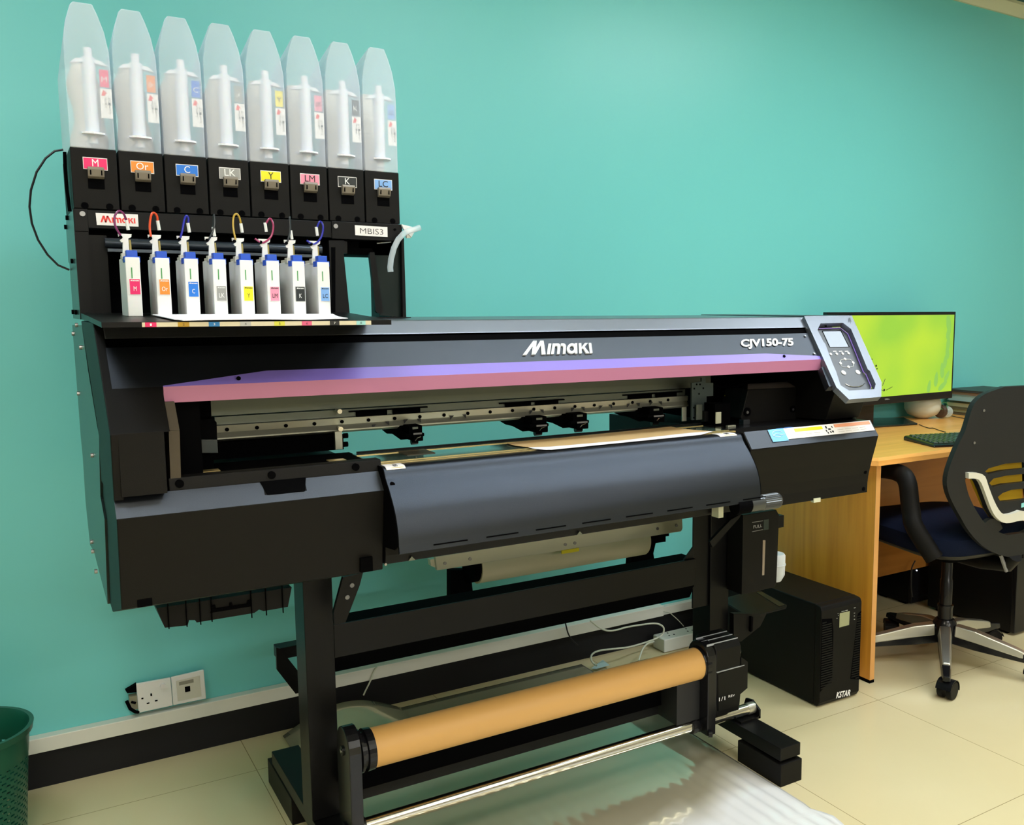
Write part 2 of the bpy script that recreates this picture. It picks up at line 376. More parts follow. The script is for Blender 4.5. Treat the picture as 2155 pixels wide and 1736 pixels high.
for u, v in [(478, 904), (541, 900), (602, 896), (662, 892), (720, 887.5), (776, 884), (831, 880.5), (884, 877), (935, 873.5), (985, 870), (1032, 867), (1079, 864), (1124, 861.3), (1168, 858.5), (1210.5, 855.5), (1251.5, 852.7), (1292, 849.8), (1331.5, 847), (1369, 844.5), (1406.5, 841.8)]:
    pass
for p in [(0.3806, 2.147, 1.1371), (0.4422, 2.147, 1.1369), (0.5037, 2.147, 1.1368), (0.5662, 2.147, 1.1368), (0.6286, 2.147, 1.1375), (0.6907, 2.147, 1.1373), (0.7537, 2.147, 1.1371), (0.8163, 2.147, 1.1371), (0.8783, 2.147, 1.1372), (0.941, 2.147, 1.1374), (1.0016, 2.147, 1.1373), (1.064, 2.147, 1.1371), (1.1254, 2.147, 1.1368), (1.1871, 2.147, 1.1366), (1.2484, 2.147, 1.1368), (1.309, 2.147, 1.1369), (1.3706, 2.147, 1.1372), (1.4322, 2.147, 1.1374), (1.4922, 2.147, 1.1374), (1.5538, 2.147, 1.1377)]:
    MB().cyl((p[0], yr - .0030, p[2]), (p[0], yr + .002, p[2]), .0042, 14).build('bolt_hole', M['deep'], rl)
for p, s in [((0.7023, 2.146, 1.1209), 1), ((0.7357, 2.146, 1.1259), -1), ((0.78, 2.146, 1.1281), 1), ((0.8144, 2.146, 1.1275), -1), ((0.8976, 2.146, 1.1296), 1), ((0.9315, 2.146, 1.1304), -1), ((1.1165, 2.146, 1.1291), 1), ((1.1491, 2.146, 1.1296), -1), ((1.2412, 2.146, 1.1291), 1), ((1.2734, 2.146, 1.1291), -1), ((1.3287, 2.146, 1.1297), 1), ((1.3607, 2.146, 1.1298), -1), ((1.4182, 2.146, 1.1297), 1), ((1.4514, 2.146, 1.1298), -1), ((1.4948, 2.146, 1.1307), 1), ((1.5275, 2.146, 1.1302), -1)]:
    x, z = p[0], p[2]; b = MB(); b.prism([(x - s * .004, yr - .0035, z + .005), (x + s * .006, yr - .0035, z + .005), (x - s * .004, yr - .0035, z - .005)], (0, .001, 0)); b.build('position_mark', M['btext'], rl)
# slotted black clips on the upper web
for a_, b_ in [((0.6482, 2.155, 1.1581), (0.8392, 2.155, 1.1581)), ((1.0321, 2.155, 1.1565), (1.2204, 2.155, 1.1548)), ((1.4068, 2.155, 1.1579), (1.6091, 2.155, 1.1571))]:
    c = MB(); z = (a_[2] + b_[2]) / 2; L = b_[0] - a_[0]
    c.box(a_[0], b_[0], yr + .004, yr + .011, z - .001, z + .002)
    c.box(a_[0] + L * .09, a_[0] + L * .47, yr + .004, yr + .011, z - .013, z)
    c.box(a_[0] + L * .55, a_[0] + L * .9, yr + .004, yr + .011, z - .013, z)
    c.build('rail_clip', M['deep'], P)
# end bracket of the open gap (left) with bolts
eb = [(0.6038, 2.12, 1.1186), (0.6206, 2.12, 1.0781), (0.6285, 2.12, 1.1485)]
MB().box(eb[0][0], eb[1][0] - .001, 2.12, 2.13, eb[1][2], eb[0][2] + .0).build('rail_bracket', M['alu'], P)
MB().box(.30, eb[1][0] + .006, 2.135, 2.50, 1.075, 1.1099).build('inner_housing', M['deep'], P)
for p in [(0.6188, 2.14, 1.1635), (0.6195, 2.14, 1.123)]:
    MB().cyl((p[0], 2.128, p[2]), (p[0], 2.15, p[2]), .0055, 12).build('hex_bolt', M['chrome'], P)
for p in [(0.6322, 2.13, 1.1056), (0.6315, 2.13, 1.0858)]:
    MB().cyl((p[0] - .004, 2.14, p[2]), (p[0] + .006, 2.14, p[2]), .006, 10).build('knob', M['deep'], P)
pa = [(0.3018, 2.0, 1.1389), (0.335, 2.0, 1.1363), (0.3355, 2.0, 1.1094), (0.3022, 2.0, 1.1122)]
b = MB(); b.prism(pa[::-1], (0, .04, 0)); b.build('cutter_block', mat('dark_slate_plastic', (.012, .022, .026), .4), P)
pb = [(0.3003, 2.0, 1.1779), (0.3291, 2.0, 1.1789), (0.3358, 2.0, 1.1708), (0.335, 2.0, 1.1373), (0.3018, 2.0, 1.1399)]
b = MB(); b.prism(pb[::-1], (0, .05, 0)); b.build('cutter_block', M['deep'], P)
# --- pinch rollers
def pinch(u):
    r = MB(); x0, x1 = u[0], u[1]; z1, z0 = u[2], u[3]
    w = x1 - x0
    r.box(x0 + .005, x1, 2.095, 2.135, z1 - .020, z1)
    r.box(x0 + .012, x1 - .002, 2.085, 2.14, z0 + .010, z1 - .022)
    r.box(x0 - .004, x1 + .003, 2.09, 2.145, z1 - .026, z1 - .018)
    r.px([(2.14, z1 - .004), (2.14, z0 + .008), (2.20, z0 + .016), (2.24, z1 - .034), (2.30, z1 - .024), (2.34, z1 - .02), (2.34, z1 - .004)], x0 + .0, x1 - .008)
    o = r.build('pinch_roller_unit', M['deep'], P, bevel=.002)
    MB().cyl((x0 + w * .35, 2.105, z0 + .007), (x0 + w * .75, 2.105, z0 + .007), .007, 14).build('roller', M['gloss'], o)
    MB().tube([(x0 + w * .4, 2.083, z1 - .034), (x0 + w * .5, 2.08, z1 - .027), (x0 + w * .75, 2.083, z1 - .025)], .0016, 6).build('spring', M['chrome'], o)
    MB().box(x0 + w * .35, x0 + w * .7, 2.0935, 2.095, z1 - .008, z1 - .003).build('top_tab', M['alud'], o)
    MB().box(x0 + .012, x1 - .006, 2.084, 2.0855, z0 + .026, z0 + .030).build('rib', M['grey'], o)
for u in [(0.7634, 0.8017, 1.1232, 1.0772), (1.087, 1.1346, 1.1234, 1.0736), (1.2059, 1.2546, 1.1239, 1.074), (1.4483, 1.4993, 1.1251, 1.0751)]:
    pinch(u)
# --- platen with gilt edges, rear feed edge
PZ = 1.072
px0 = 0.6126
MB().box(.628, 1.60, 1.915, 2.085, PZ - .02, PZ - .001).build('platen', M['platen'], P, bevel=.002)
b = MB(); b.box(.628, 1.60, 1.905, 1.915, PZ - .015, PZ + .001); b.build('gilt_edge', M['gold'], P)
b = MB(); b.box(.628, 1.60, 1.932, 1.935, PZ - .001, PZ + .0006); b.box(.628, 1.60, 2.045, 2.047, PZ - .001, PZ + .0006); b.build('gilt_edge', M['gold'], P)
MB().box(.60, 1.75, 2.44, 2.50, .93, .985).build('rear_feed_edge', M['stl'], P)
MB().box(.64, 1.62, 2.078, 2.085, PZ - .001, PZ + .003).build('feed_bar', M['stl'], P)
MB().box(0.7243, 0.7904, 1.99, 2.06, PZ - .001, PZ + .0005).build('platen_pad', mat('brown_pad', (.05, .038, .02), .5), P)
# --- left tray rail below the window
b = MB(); b.px([(1.895, 1.030), (1.895, 1.061), (1.900, 1.0835), (1.93, 1.0835), (1.93, 1.030)], .2305, .634); tr = b.build('tray_rail', M['blk'], P, bevel=.0015)
for p in [(0.2484, 1.895, 1.0723), (0.4135, 1.895, 1.0722), (0.5797, 1.895, 1.0726)]:
    MB().cyl((p[0], 1.8935, p[2]), (p[0], 1.90, p[2]), .0075, 16).build('blank_plug', M['deep'], tr)
MB().box(.226, .634, 1.915, 2.12, 1.03, 1.070).build('tray_floor', M['deep'], P)
for p in [(0.3192, 2.0083, 1.074), (0.5701, 1.999, 1.074)]:
    MB().box(p[0] - .018, p[0] + .018, p[1] - .012, p[1] + .012, 1.0725, 1.0745).build('media_clip', M['gold'], P)
# --- left lower cabinet
cz = 1.0245
b = MB()
prof = [(1.893, 1.0595), (1.861, cz), (1.872, .95), (1.885, .852), (2.10, .788), (2.15, .792), (2.40, .845), (2.52, .84), (2.56, .93), (2.56, 1.055), (1.95, 1.0595)]
b.prism([(.1377 + .001, y, z) for y, z in prof], (.6265 - .1387, 0, 0))
lc = b.build('left_cabinet', M['blk'], P, bevel=.002)
b = MB(); f0 = [(1.8925, 1.0605), (1.8605, 1.0250), (1.8615, 1.0240), (1.8935, 1.0590)]
# lid with the finger notch: three strips
for x0, x1 in ((.1387, .394), (.474, .6265)): b.px(f0, x0, x1)
b.px([(1.8725, 1.0385), (1.8605, 1.0250), (1.8615, 1.0240), (1.8735, 1.0370)], .394, .474)
b.build('cabinet_lid', M['hood'], lc)
b = MB(); b.prism([(.390, 1.8925, 1.0615), (.478, 1.8925, 1.0615), (.470, 1.871, 1.0385), (.399, 1.871, 1.0385)][::-1], (0, .004, .0)); b.build('finger_notch', M['deep'], lc)
b = MB(); b.box(0.1647, 0.1897, 1.883, 1.90, .852, .872); b.build('hinge_gap', M['deep'], lc); b = MB(); b.box(0.5763, 0.6013, 1.873, 1.90, .855, .885); b.build('hinge_gap', M['deep'], lc)
# --- curved front cover (print heater)
lp = [(0.6277, 1.8686, 1.0699), (0.6277, 1.853, 1.0495), (0.6277, 1.8267, 1.0222), (0.6277, 1.8016, 0.9875), (0.6277, 1.7881, 0.9511), (0.6277, 1.7849, 0.9225)]
yz = [(p[1], p[2]) for p in lp]; yz = [(1.918, 1.0712), (1.90, 1.0712)] + yz
yzs = [(p.y, p.z) for p in spline([(0, a, c) for a, c in yz], 5)]
CX1 = 1.5845
inner = [(y + .004, z - .002) for y, z in yzs]
b = MB(); b.px(yzs + inner[::-1], .6277, CX1); cc = b.build('heater_cover', M['cover'], P, smooth=True)
b = MB(); b.px([yzs[k] for k in range(len(yzs))] + [(yzs[-1][0] + .02, yzs[-1][1] - .012), (1.90, .90), (1.95, .93), (1.95, 1.07)], .6255, .6277); b.build('cover_end_cap', M['deep'], P); b = MB(); b.px([yzs[k] for k in range(len(yzs))] + [(yzs[-1][0] + .02, yzs[-1][1] - .012), (1.90, .90), (1.95, .93), (1.95, 1.07)], CX1, CX1 + .0025); b.build('cover_end_cap', M['deep'], P)
bl = yzs[-1]
MB().px([(bl[0], bl[1] + .001), (bl[0] - .0015, bl[1] - .016), (bl[0] + .004, bl[1] - .018), (bl[0] + .006, bl[1] + .001)], .6277, CX1).build('cover_lip', M['cover'], P)
b = MB(); n = 8
for k in range(n):
    x0 = .70 + k * .118; MB().box(x0, x0 + .075, bl[0] - .0025, bl[0] - .0005, bl[1] - .008, bl[1] - .0055).build('vent_slot', M['deep'], cc)
for p in [(0.6376, 1.845, 1.0388), (0.6402, 1.79, 0.9157), (1.592, 1.87, 1.0367), (1.5603, 1.8, 0.9226)]:
    MB().cyl((p[0], p[1] - .004, p[2]), (p[0], p[1] + .004, p[2]), .005, 12).build('screw', M['deep'], cc)
# warning stickers follow the curve
def curve_at(t): i = int(t); f = t - i; a, c = yzs[i], yzs[min(i + 1, len(yzs) - 1)]; return (a[0] * (1 - f) + c[0] * f, a[1] * (1 - f) + c[1] * f)
def curved_sticker(x0, x1, t0, t1):
    s = MB(); N = 6; pts = [curve_at(t0 + (t1 - t0) * k / N) for k in range(N + 1)]
    o = [(y - .0012, z + .0008) for y, z in pts]
    s.px(o + [(y + .0006, z - .0004) for y, z in pts][::-1], x0, x1); st = s.build('warning_sticker', M['label'], cc)
    st['label'] = 'white sticker with a yellow hot-surface triangle'
    a, c = o[0], o[-1]
    f = lambda u, v: V((x0 + (x1 - x0) * u, *(lambda i: (o[int(i)][0] * (1 - (i % 1)) + o[min(int(i) + 1, N)][0] * (i % 1) - .0008, o[int(i)][1] * (1 - (i % 1)) + o[min(int(i) + 1, N)][1] * (i % 1) + .0006))((1 - v) * N * .999)))
    t = MB(); t.face([f(.25, .12), f(.9, .12), f(.45, .88)]) ; t.build('warning_triangle', M['yellow'], st)
    t = MB()
    for k in range(3):
        pts_ = [f(.44 + .075 * k + .02 * math.sin(j * 1.5), .25 + .1 * j) for j in range(4)]
        t.tube([q_ - V((0, .0008, -.0006)) for q_ in pts_], .0006, 5)
    t.build('heat_symbol', M['btext'], st)
curved_sticker(0.6332, 0.674, 5.3, 11.5)
curved_sticker(CX1 - .070, CX1 - .014, 5.0, 11.0)
# --- front lower beam
LB = [(1.872, 1.02), (1.872, .883), (1.876, .864), (1.93, .860), (1.93, 1.02)]
b = MB(); b.px(LB, .6285, 1.625); lb = b.build('front_beam', M['stl'], P, bevel=.001)
for p in [(0.6275, 1.86, 0.8658), (1.521, 1.86, 0.8691)]:
    MB().cyl((p[0], 1.869, p[2]), (p[0], 1.873, p[2]), .0028, 10).build('screw', M['screw'], lb)
for p in [(0.6845, 1.87, 0.8577), (1.0975, 1.87, 0.8614), (1.5055, 1.87, 0.8628)]:
    b = MB(); b.prism([(p[0] - .008, 1.8695, .8655), (p[0] + .008, 1.8695, .8655), (p[0], 1.8695, .8745)], (0, .002, 0)); b.build('notch', M['alud'], lb)
# --- right lower cabinet with the concave right edge
rp = [(2.103, 1.861, 1.0257), (2.103, 1.8696, 0.9938), (2.103, 1.8808, 0.957), (2.103, 1.8918, 0.9128), (2.103, 1.8961, 0.8836), (2.103, 1.8967, 0.8534)]
pr = [(p[1], p[2]) for p in rp]
b = MB(); b.px([(1.893, 1.068)] + pr + [(2.30, pr[-1][1] + .0), (2.56, .93), (2.56, 1.055), (1.95, 1.068)], 1.6158, 2.1030); rc = b.build('right_cabinet', M['blk'], P, bevel=.0015)
f0 = [(1.8935, 1.0695), (1.8605, 1.0272), (1.8620, 1.0262), (1.8945, 1.0675)]
xs0 = 1.6148
MB().px(f0, xs0 + .004, 2.1030).build('cabinet_lid', M['hood'], rc)
def lidp(t, x, o=.0012): return (x, 1.8935 + (1.8605 - 1.8935) * t - o * .79, 1.0695 + (1.0272 - 1.0695) * t + o * .61)
lx = (1.6999, 1.7568, 2.1115)
q = [lidp(.66, lx[0]), lidp(.66, 2.098), lidp(.02, 2.098), lidp(.02, lx[0])]
ls = plate('instruction_label', q, M['label'], rc); ls['label'] = 'long white instruction strip with yellow and orange bars'
q2 = [lidp(.74, lx[0]), lidp(.74, lx[1]), lidp(.02, lx[1]), lidp(.02, lx[0])]
es = plate('energy_sticker', q2, mat('sky_blue_print', (.12, .42, .82), .4), ls, off=.0005)
f = qmap(q2, .0016); t = MB()
t.tube([f(.5 + .34 * math.cos(a * .35 + .4), .6 + .26 * math.sin(a * .35 + .4)) for a in range(14)], .0011, 6); t.tube([f(.15, .5), f(.4, .62), f(.65, .48), f(.9, .52)], .0011, 6); t.build('energy_symbol', mat('pale_blue_print', (.55, .75, .95), .4), es)
fr_ = lambda a0, a1, c0, c1, o=.001: subquad(q, a0, a1, c0, c1, o)
plate('yellow_bar', fr_(.235, .50, .58, .86), M['yellow'], ls); plate('orange_bar', fr_(.62, .985, .62, .92), mat('pale_orange_print', (.85, .36, .20), .45), ls)
b = MB()
for k in range(5):
    for r_ in range(2 if k else 0): 
        g = fr_(.63 + .075 * k - .07, .63 + .075 * k - .01, .18 + r_ * .2, .21 + r_ * .2); b.face(g)
for k in range(3): b.face(fr_(.24 + k * .08, .30 + k * .08, .3, .34)); b.face(fr_(.24 + k * .08, .29 + k * .08, .16, .19))
b.build('small_print', mat('grey_print', (.45, .42, .38), .6), ls)
b = MB()
for a0, a1, c0, c1 in ((.53, .545, .6, .85), (.548, .575, .45, .6), (.52, .532, .3, .5), (.555, .568, .15, .33), (.575, .592, .18, .36), (.59, .6, .62, .8), (.527, .54, .12, .28)): b.face(fr_(a0, a1, c0, c1))
b.build('pictogram', M['btext'], ls)
for p in ((2.086, pr[3][0], pr[3][1] + .004), (2.086, pr[-1][0], pr[-1][1] + .012)):
    MB().cyl((p[0], p[1] - .002, p[2]), (p[0], p[1] + .02, p[2]), .006, 12).build('screw', M['deep'], rc)
pk = [(1.8947, 1.95, 0.8448), (1.9249, 1.95, 0.8442)]
MB().box(pk[0][0] - .012, pk[0][0] + .014, pr[-1][0] - .003, pr[-1][0] + .01, pr[-1][1] - .006, pr[-1][1] + .006).build('latch', M['paleplate'], rc)
MB().box(1.60, 2.09, 1.90, 2.14, 1.06, 1.0675).build('capping_tray', M['gloss'], P)
b = MB()
for p in [(1.7545, 1.8985, 1.07), (1.7872, 1.9015, 1.07)]: b.box(p[0] - .012, p[0] + .012, p[1] - .006, p[1] + .006, 1.0675, 1.0695)
b.build('blue_tape', mat('blue_tape', (.06, .2, .6), .4), P)
# --- operation panel tower on the right
q = [(1.9705, 2.0412, 1.3727), (2.1711, 2.0425, 1.3741), (2.1072, 1.8593, 1.1833), (2.0669, 1.8234, 1.1458), (1.9367, 1.8228, 1.1453), (1.9187, 1.8542, 1.1779)]
rec = [(2.0182, 2.0209, 1.3516), (2.1131, 2.0214, 1.3522), (2.1287, 2.0037, 1.3337), (2.1151, 1.9667, 1.2951), (2.0862, 1.8945, 1.22), (2.0907, 1.8894, 1.2146), (2.0786, 1.8555, 1.1793), (2.0598, 1.8434, 1.1667), (1.9586, 1.8441, 1.1674), (1.939, 1.8581, 1.182), (1.9555, 1.8927, 1.218), (1.9629, 1.9165, 1.2429), (1.9832, 1.9647, 1.293), (1.9818, 1.9711, 1.2997), (1.9888, 2.0034, 1.3334)]
nrm = V((0, -.721, .693))
# bezel = outer outline bridged to the recess outline
b = MB()
def bez(outer, inner, d):
    N = 60
    def res(poly):
        P_ = [V(p) for p in poly]; L = [0]
        for i in range(len(P_)): L.append(L[-1] + (P_[(i + 1) % len(P_)] - P_[i]).length)
        return P_, L
    c = sum((V(p) for p in inner), V()) / len(inner)
    e1 = V((1, 0, 0)); e2 = nrm.cross(e1)
    def hit(poly, a):
        dx, dy = math.cos(a), math.sin(a); best = None
        for i in range(len(poly)):
            p, r_ = V(poly[i]) - c, V(poly[(i + 1) % len(poly)]) - c
            x1, y1, x2, y2 = p.dot(e1), p.dot(e2), r_.dot(e1), r_.dot(e2)
            den = dx * (y2 - y1) - dy * (x2 - x1)
            if abs(den) < 1e-12: continue
            t = (x1 * (y2 - y1) - y1 * (x2 - x1)) / den; s_ = (x1 * dy - y1 * dx) / den
            if t > 0 and -1e-6 <= s_ <= 1 + 1e-6: best = t if best is None else min(best, t)
        return c + e1 * dx * best + e2 * dy * best
    angs = sorted([math.atan2((V(p) - c).dot(e2), (V(p) - c).dot(e1)) for p in list(outer) + list(inner)])
    O = [hit(outer, a) for a in angs]; I = [hit(inner, a) for a in angs]
    rings = [[p - nrm * d for p in I], I, O, [p - nrm * d for p in O]]
    b.loft(rings, caps=False)
bez(q, rec, .018)
bm_ = b.build('panel_bezel', M['panel'], P); bm_['label'] = 'light reflecting grey bezel of the operation panel'
b = MB(); b.prism([V(p) - nrm * .020 for p in rec], -nrm * .002); fp = b.build('keypad_plate', mat('slate_keypad', (.06, .067, .08), .4), P)
# violet rim inside the recess
b = MB(); pts = [V(p) - nrm * .0165 for p in rec]; c0 = sum(pts, V()) / len(pts)
pts = [c0 + (p - c0) * .955 for p in pts]
b.tube(pts[0:9], .0018, 6); b.build('violet_rim', mat('violet_rim_plastic', (.22, .13, .5), .3), fp)
def kp(u, v, o=0.): return None
KQ = [(2.0186, 1.9811, 1.282), (2.0937, 1.9801, 1.281), (2.1038, 2.0231, 1.3258), (2.0304, 2.0235, 1.3261)]
plate('display_surround', subquad(KQ, -.02, 1.07, -.0, 1.07), M['deep'], fp, t=.0006); plate('display', KQ, M['glass'], fp, t=.0008, off=.0008)['label'] = 'pale blue-grey display'
def btn(p, r, name='button', rx=1.):
    p = V(p); MB().cyl(p, p + nrm * .0018, r, 18).build(name, M['wtext'], fp)
for p in [(2.0036, 1.9628, 1.2629), (2.0279, 1.9628, 1.2629), (2.0522, 1.9626, 1.2627), (2.0773, 1.9629, 1.263), (2.0476, 1.9482, 1.2477), (2.0188, 1.9379, 1.237), (2.0705, 1.9377, 1.2367), (2.0413, 1.9274, 1.226)]: btn(p, .0044)
for p in [(2.0066, 1.9132, 1.2113), (2.0647, 1.9127, 1.2107)]: btn(p, .0078, 'round_button')
lp_ = [(2.0466, 1.9473, 1.2478), (2.0302, 1.9465, 1.2469), (2.0156, 1.9367, 1.2368), (2.0167, 1.9272, 1.2269), (2.0397, 1.9259, 1.2255), (2.0597, 1.9271, 1.2268), (2.0715, 1.9367, 1.2368), (2.0691, 1.946, 1.2465), (2.0466, 1.9473, 1.2478)]
MB().tube(lp_, .0006, 5).build('key_outline', M['wtext'], fp)
MB().tube([(1.9857, 1.8839, 1.1822), (1.9942, 1.8781, 1.1761), (2.0105, 1.8752, 1.1731), (2.0316, 1.875, 1.173), (2.0505, 1.8782, 1.1763), (2.0662, 1.8838, 1.1821)], .0012, 6).build('arc_trim', M['chrome'], fp)
for u0 in [[(2.0195, 1.9681, 1.2692), (2.0331, 1.9681, 1.2691), (2.0337, 1.9706, 1.2718), (2.0201, 1.9707, 1.2719)], [(2.0434, 1.9676, 1.2686), (2.0571, 1.9675, 1.2685), (2.0577, 1.9701, 1.2712), (2.044, 1.9701, 1.2713)], [(2.0675, 1.967, 1.268), (2.0813, 1.9669, 1.2679), (2.082, 1.9695, 1.2706), (2.0681, 1.9696, 1.2707)]]: plate('key_caption', u0, M['wtext'], fp, t=.0003)
text('panel_mark', 'W', [(2.1328, 2.0199, 1.3527), (2.1524, 2.0211, 1.354), (2.1567, 2.0334, 1.3668), (2.1431, 2.0321, 1.3654)], M['btext'], bm_, t=.0004)
# tower body under the panel
b = MB(); b.px([(2.085, 1.3715), (1.900, 1.183), (1.905, 1.15), (1.935, 1.075), (2.10, 1.068), (2.56, 1.068), (2.56, 1.3715)], 1.962, XR_); b.build('panel_tower', M['blk'], P, bevel=.002)
MB().px([(2.052, 1.3722), (2.052, 1.3745), (2.56, 1.3745), (2.56, 1.3722)], 1.989, 2.1711).build('tower_cap', M['panel'], P)
st = [(1.9253, 1.9205, 1.2311), (1.9465, 1.9204, 1.231), (1.9308, 1.8709, 1.1795), (1.9074, 1.8707, 1.1793)]
b = MB(); b.prism(st, -nrm * .02); b.build('tower_shoulder', M['hood'], P)
sd_ = [(1.9679, 1.93, 1.1716), (1.9728, 1.95, 1.0643), (2.0078, 2.02, 1.0605), (2.0243, 2.02, 1.1511), (2.0085, 2.02, 1.2116), (1.9656, 1.96, 1.2276)]
b = MB(); b.prism(sd_, (.06, .02, 0)); b.build('tower_side', mat('blue_black_plastic', (.008, .009, .014), .4), P)
MB().tube([(2.0173, 2.015, 1.1519), (2.0091, 2.015, 1.1052), (2.0026, 2.015, 1.067), (1.9752, 1.96, 1.0631)], .0022, 6).build('tower_seal', mat('pale_seal', (.25, .28, .29), .4), P)
MB().px([(2.10, 1.371), (1.93, 1.19), (1.95, 1.07), (2.00, .93), (2.56, .93), (2.56, 1.371)], XR_ - .012, XR_ + .004).build('right_side_panel', M['side'], P)
# --- inside right: carriage, bracket, small parts
MB().box(xr1 + .075, 2.08, 2.22, 2.5, 1.07, 1.335).build('inner_housing', M['deep'], P)
cf_ = [(1.7737, 2.06, 1.1631), (1.9731, 2.06, 1.1621), (1.9684, 2.06, 1.0619), (1.9511, 2.06, 1.0573), (1.7614, 2.06, 1.0631), (1.7486, 2.06, 1.0819)]
b = MB(); b.prism(cf_[::-1], (0, .10, 0)); cr_ = b.build('carriage_cover', M['blk'], P, bevel=.003)
ct = [(1.772, 2.058, 1.164), (1.9558, 2.058, 1.1616), (1.9912, 2.1, 1.1751), (1.8078, 2.1, 1.1753)]
b = MB(); b.prism(ct, (0, .02, -.002)); b.build('carriage_top', mat('lit_brown_plastic', (.12, .10, .08), .45), P)  # top chamfer paler and browner: its lit look is in the colour
cl_ = [(1.7702, 2.058, 1.1634), (1.806, 2.1, 1.1754), (1.7942, 2.12, 1.1577), (1.783, 2.12, 1.0765), (1.7504, 2.06, 1.0804)]
b = MB(); b.prism(cl_, (0, .02, 0)); b.build('carriage_side', M['blk'], P)
for p, r in [((1.7707, 2.057, 1.0987), 0.0125), ((1.9491, 2.057, 1.0964), 0.0105)]:
    MB().cyl((p[0], 2.056, p[2]), (p[0], 2.061, p[2]), r, 20).build('screw_recess', M['deep'], cr_)
    MB().cyl((p[0] - .001, 2.0545, p[2] - .001), (p[0] - .001, 2.058, p[2] - .001), r * .35, 12).build('screw', M['screw'], cr_)
gb = [(1.6011, 2.1, 1.1872), (1.6366, 2.1, 1.1897), (1.6364, 2.1, 1.2005), (1.6501, 2.1, 1.1999), (1.6503, 2.1, 1.185), (1.6779, 2.1, 1.1838), (1.6784, 2.1, 1.1469), (1.6542, 2.1, 1.1468), (1.6546, 2.1, 1.1223), (1.6753, 2.1, 1.1197), (1.676, 2.1, 1.0771), (1.6023, 2.1, 1.082)]
b = MB(); b.prism(gb[::-1], (0, .006, 0)); gp = b.build('carriage_bracket', mat('dark_steel_bracket', (.07, .095, .1), .4, metal=.6), P)
for p in [(1.6097, 2.1, 1.1707), (1.618, 2.1, 1.1824), (1.6299, 2.1, 1.1819), (1.6419, 2.1, 1.1705), (1.6268, 2.1, 1.155), (1.6086, 2.1, 1.1168), (1.6512, 2.1, 1.1143), (1.6633, 2.1, 1.1136), (1.609, 2.1, 1.0883)]:
    MB().cyl((p[0], 2.099, p[2]), (p[0], 2.101, p[2]), .0026, 10).build('hole', M['deep'], gp)
def lb_(n, u0, v0, u1, v1, m, y, d=.02): pass
for nm, a_, c_, mm, y, d in [('carriage_fitting', (1.611, 2.09, 1.1256), (1.6319, 2.09, 1.0824), 'teal', 2.09, 0.005), ('carriage_fitting', (1.6323, 2.08, 1.1064), (1.66, 2.08, 1.0774), 'blk', 2.08, 0.02), ('carriage_fitting', (1.6456, 2.05, 1.1298), (1.7017, 2.05, 1.0682), 'deep', 2.05, 0.05), ('carriage_fitting', (1.6453, 2.045, 1.1062), (1.6646, 2.045, 1.074), 'paleplate', 2.045, 0.004), ('carriage_fitting', (1.6518, 2.0, 1.0729), (1.6809, 2.0, 1.0669), 'alu', 2.0, 0.01), ('carriage_fitting', (1.7338, 2.03, 1.0804), (1.7572, 2.03, 1.0624), 'grey2', 2.03, 0.02), ('carriage_fitting', (1.5833, 2.12, 1.1178), (1.5989, 2.12, 1.0774), 'alu', 2.12, 0.004)]:
    mm_ = {'teal': M['alud'], 'grey2': M['hood']}.get(mm) or M[mm]
    MB().box(a_[0], c_[0], y, y + d, min(a_[2], c_[2]), max(a_[2], c_[2])).build(nm, mm_, P, bevel=.001)
yq = [(1.7659, 2.155, 1.1154), (1.7877, 2.155, 1.1156), (1.7873, 2.155, 1.1398), (1.7655, 2.155, 1.1395)]
ys = plate('warning_sticker', yq, M['yellow'], P, t=.001); ys['label'] = 'small yellow caution sticker inside'
f = qmap(yq, .0015); MB().tube([f(.35, .6), f(.6, .45), f(.75, .35), f(.6, .3), f(.75, .55)], .0008, 5).build('caution_symbol', M['btext'], ys)
# box under the left cabinet
q = [(0.2264, 2.18, 0.7579), (0.2406, 2.18, 0.7119), (0.2857, 2.18, 0.7086), (0.2891, 2.18, 0.7198), (0.3005, 2.18, 0.7177), (0.304, 2.18, 0.7116), (0.4241, 2.18, 0.7112), (0.4346, 2.18, 0.7171), (0.4447, 2.18, 0.7119), (0.4982, 2.18, 0.7123), (0.5085, 2.18, 0.7569)]
b = MB(); b.prism(q, (0, .18, 0)); ub = b.build('filter_box', M['blk'], P)
b = MB()
for p in [(0.2484, 2.178, 0.7587), (0.284, 2.178, 0.7566), (0.3117, 2.178, 0.756), (0.335, 2.178, 0.7584), (0.4183, 2.178, 0.7516), (0.4501, 2.178, 0.7516), (0.4866, 2.178, 0.751)]: b.box(p[0] - .001, p[0] + .001, 2.176, 2.18, p[2] - .05, p[2] + .02)
b.prism([(0.3323, 2.176, 0.7291), (0.4189, 2.176, 0.7288), (0.4186, 2.176, 0.7443), (0.4104, 2.176, 0.7435), (0.4091, 2.176, 0.736), (0.379, 2.176, 0.737), (0.3774, 2.176, 0.745), (0.3724, 2.176, 0.7447), (0.372, 2.176, 0.7361), (0.3444, 2.176, 0.7367), (0.3428, 2.176, 0.7456), (0.3379, 2.176, 0.7454)], (0, .003, 0))
b.build('vent_slot', M['deep'], ub)

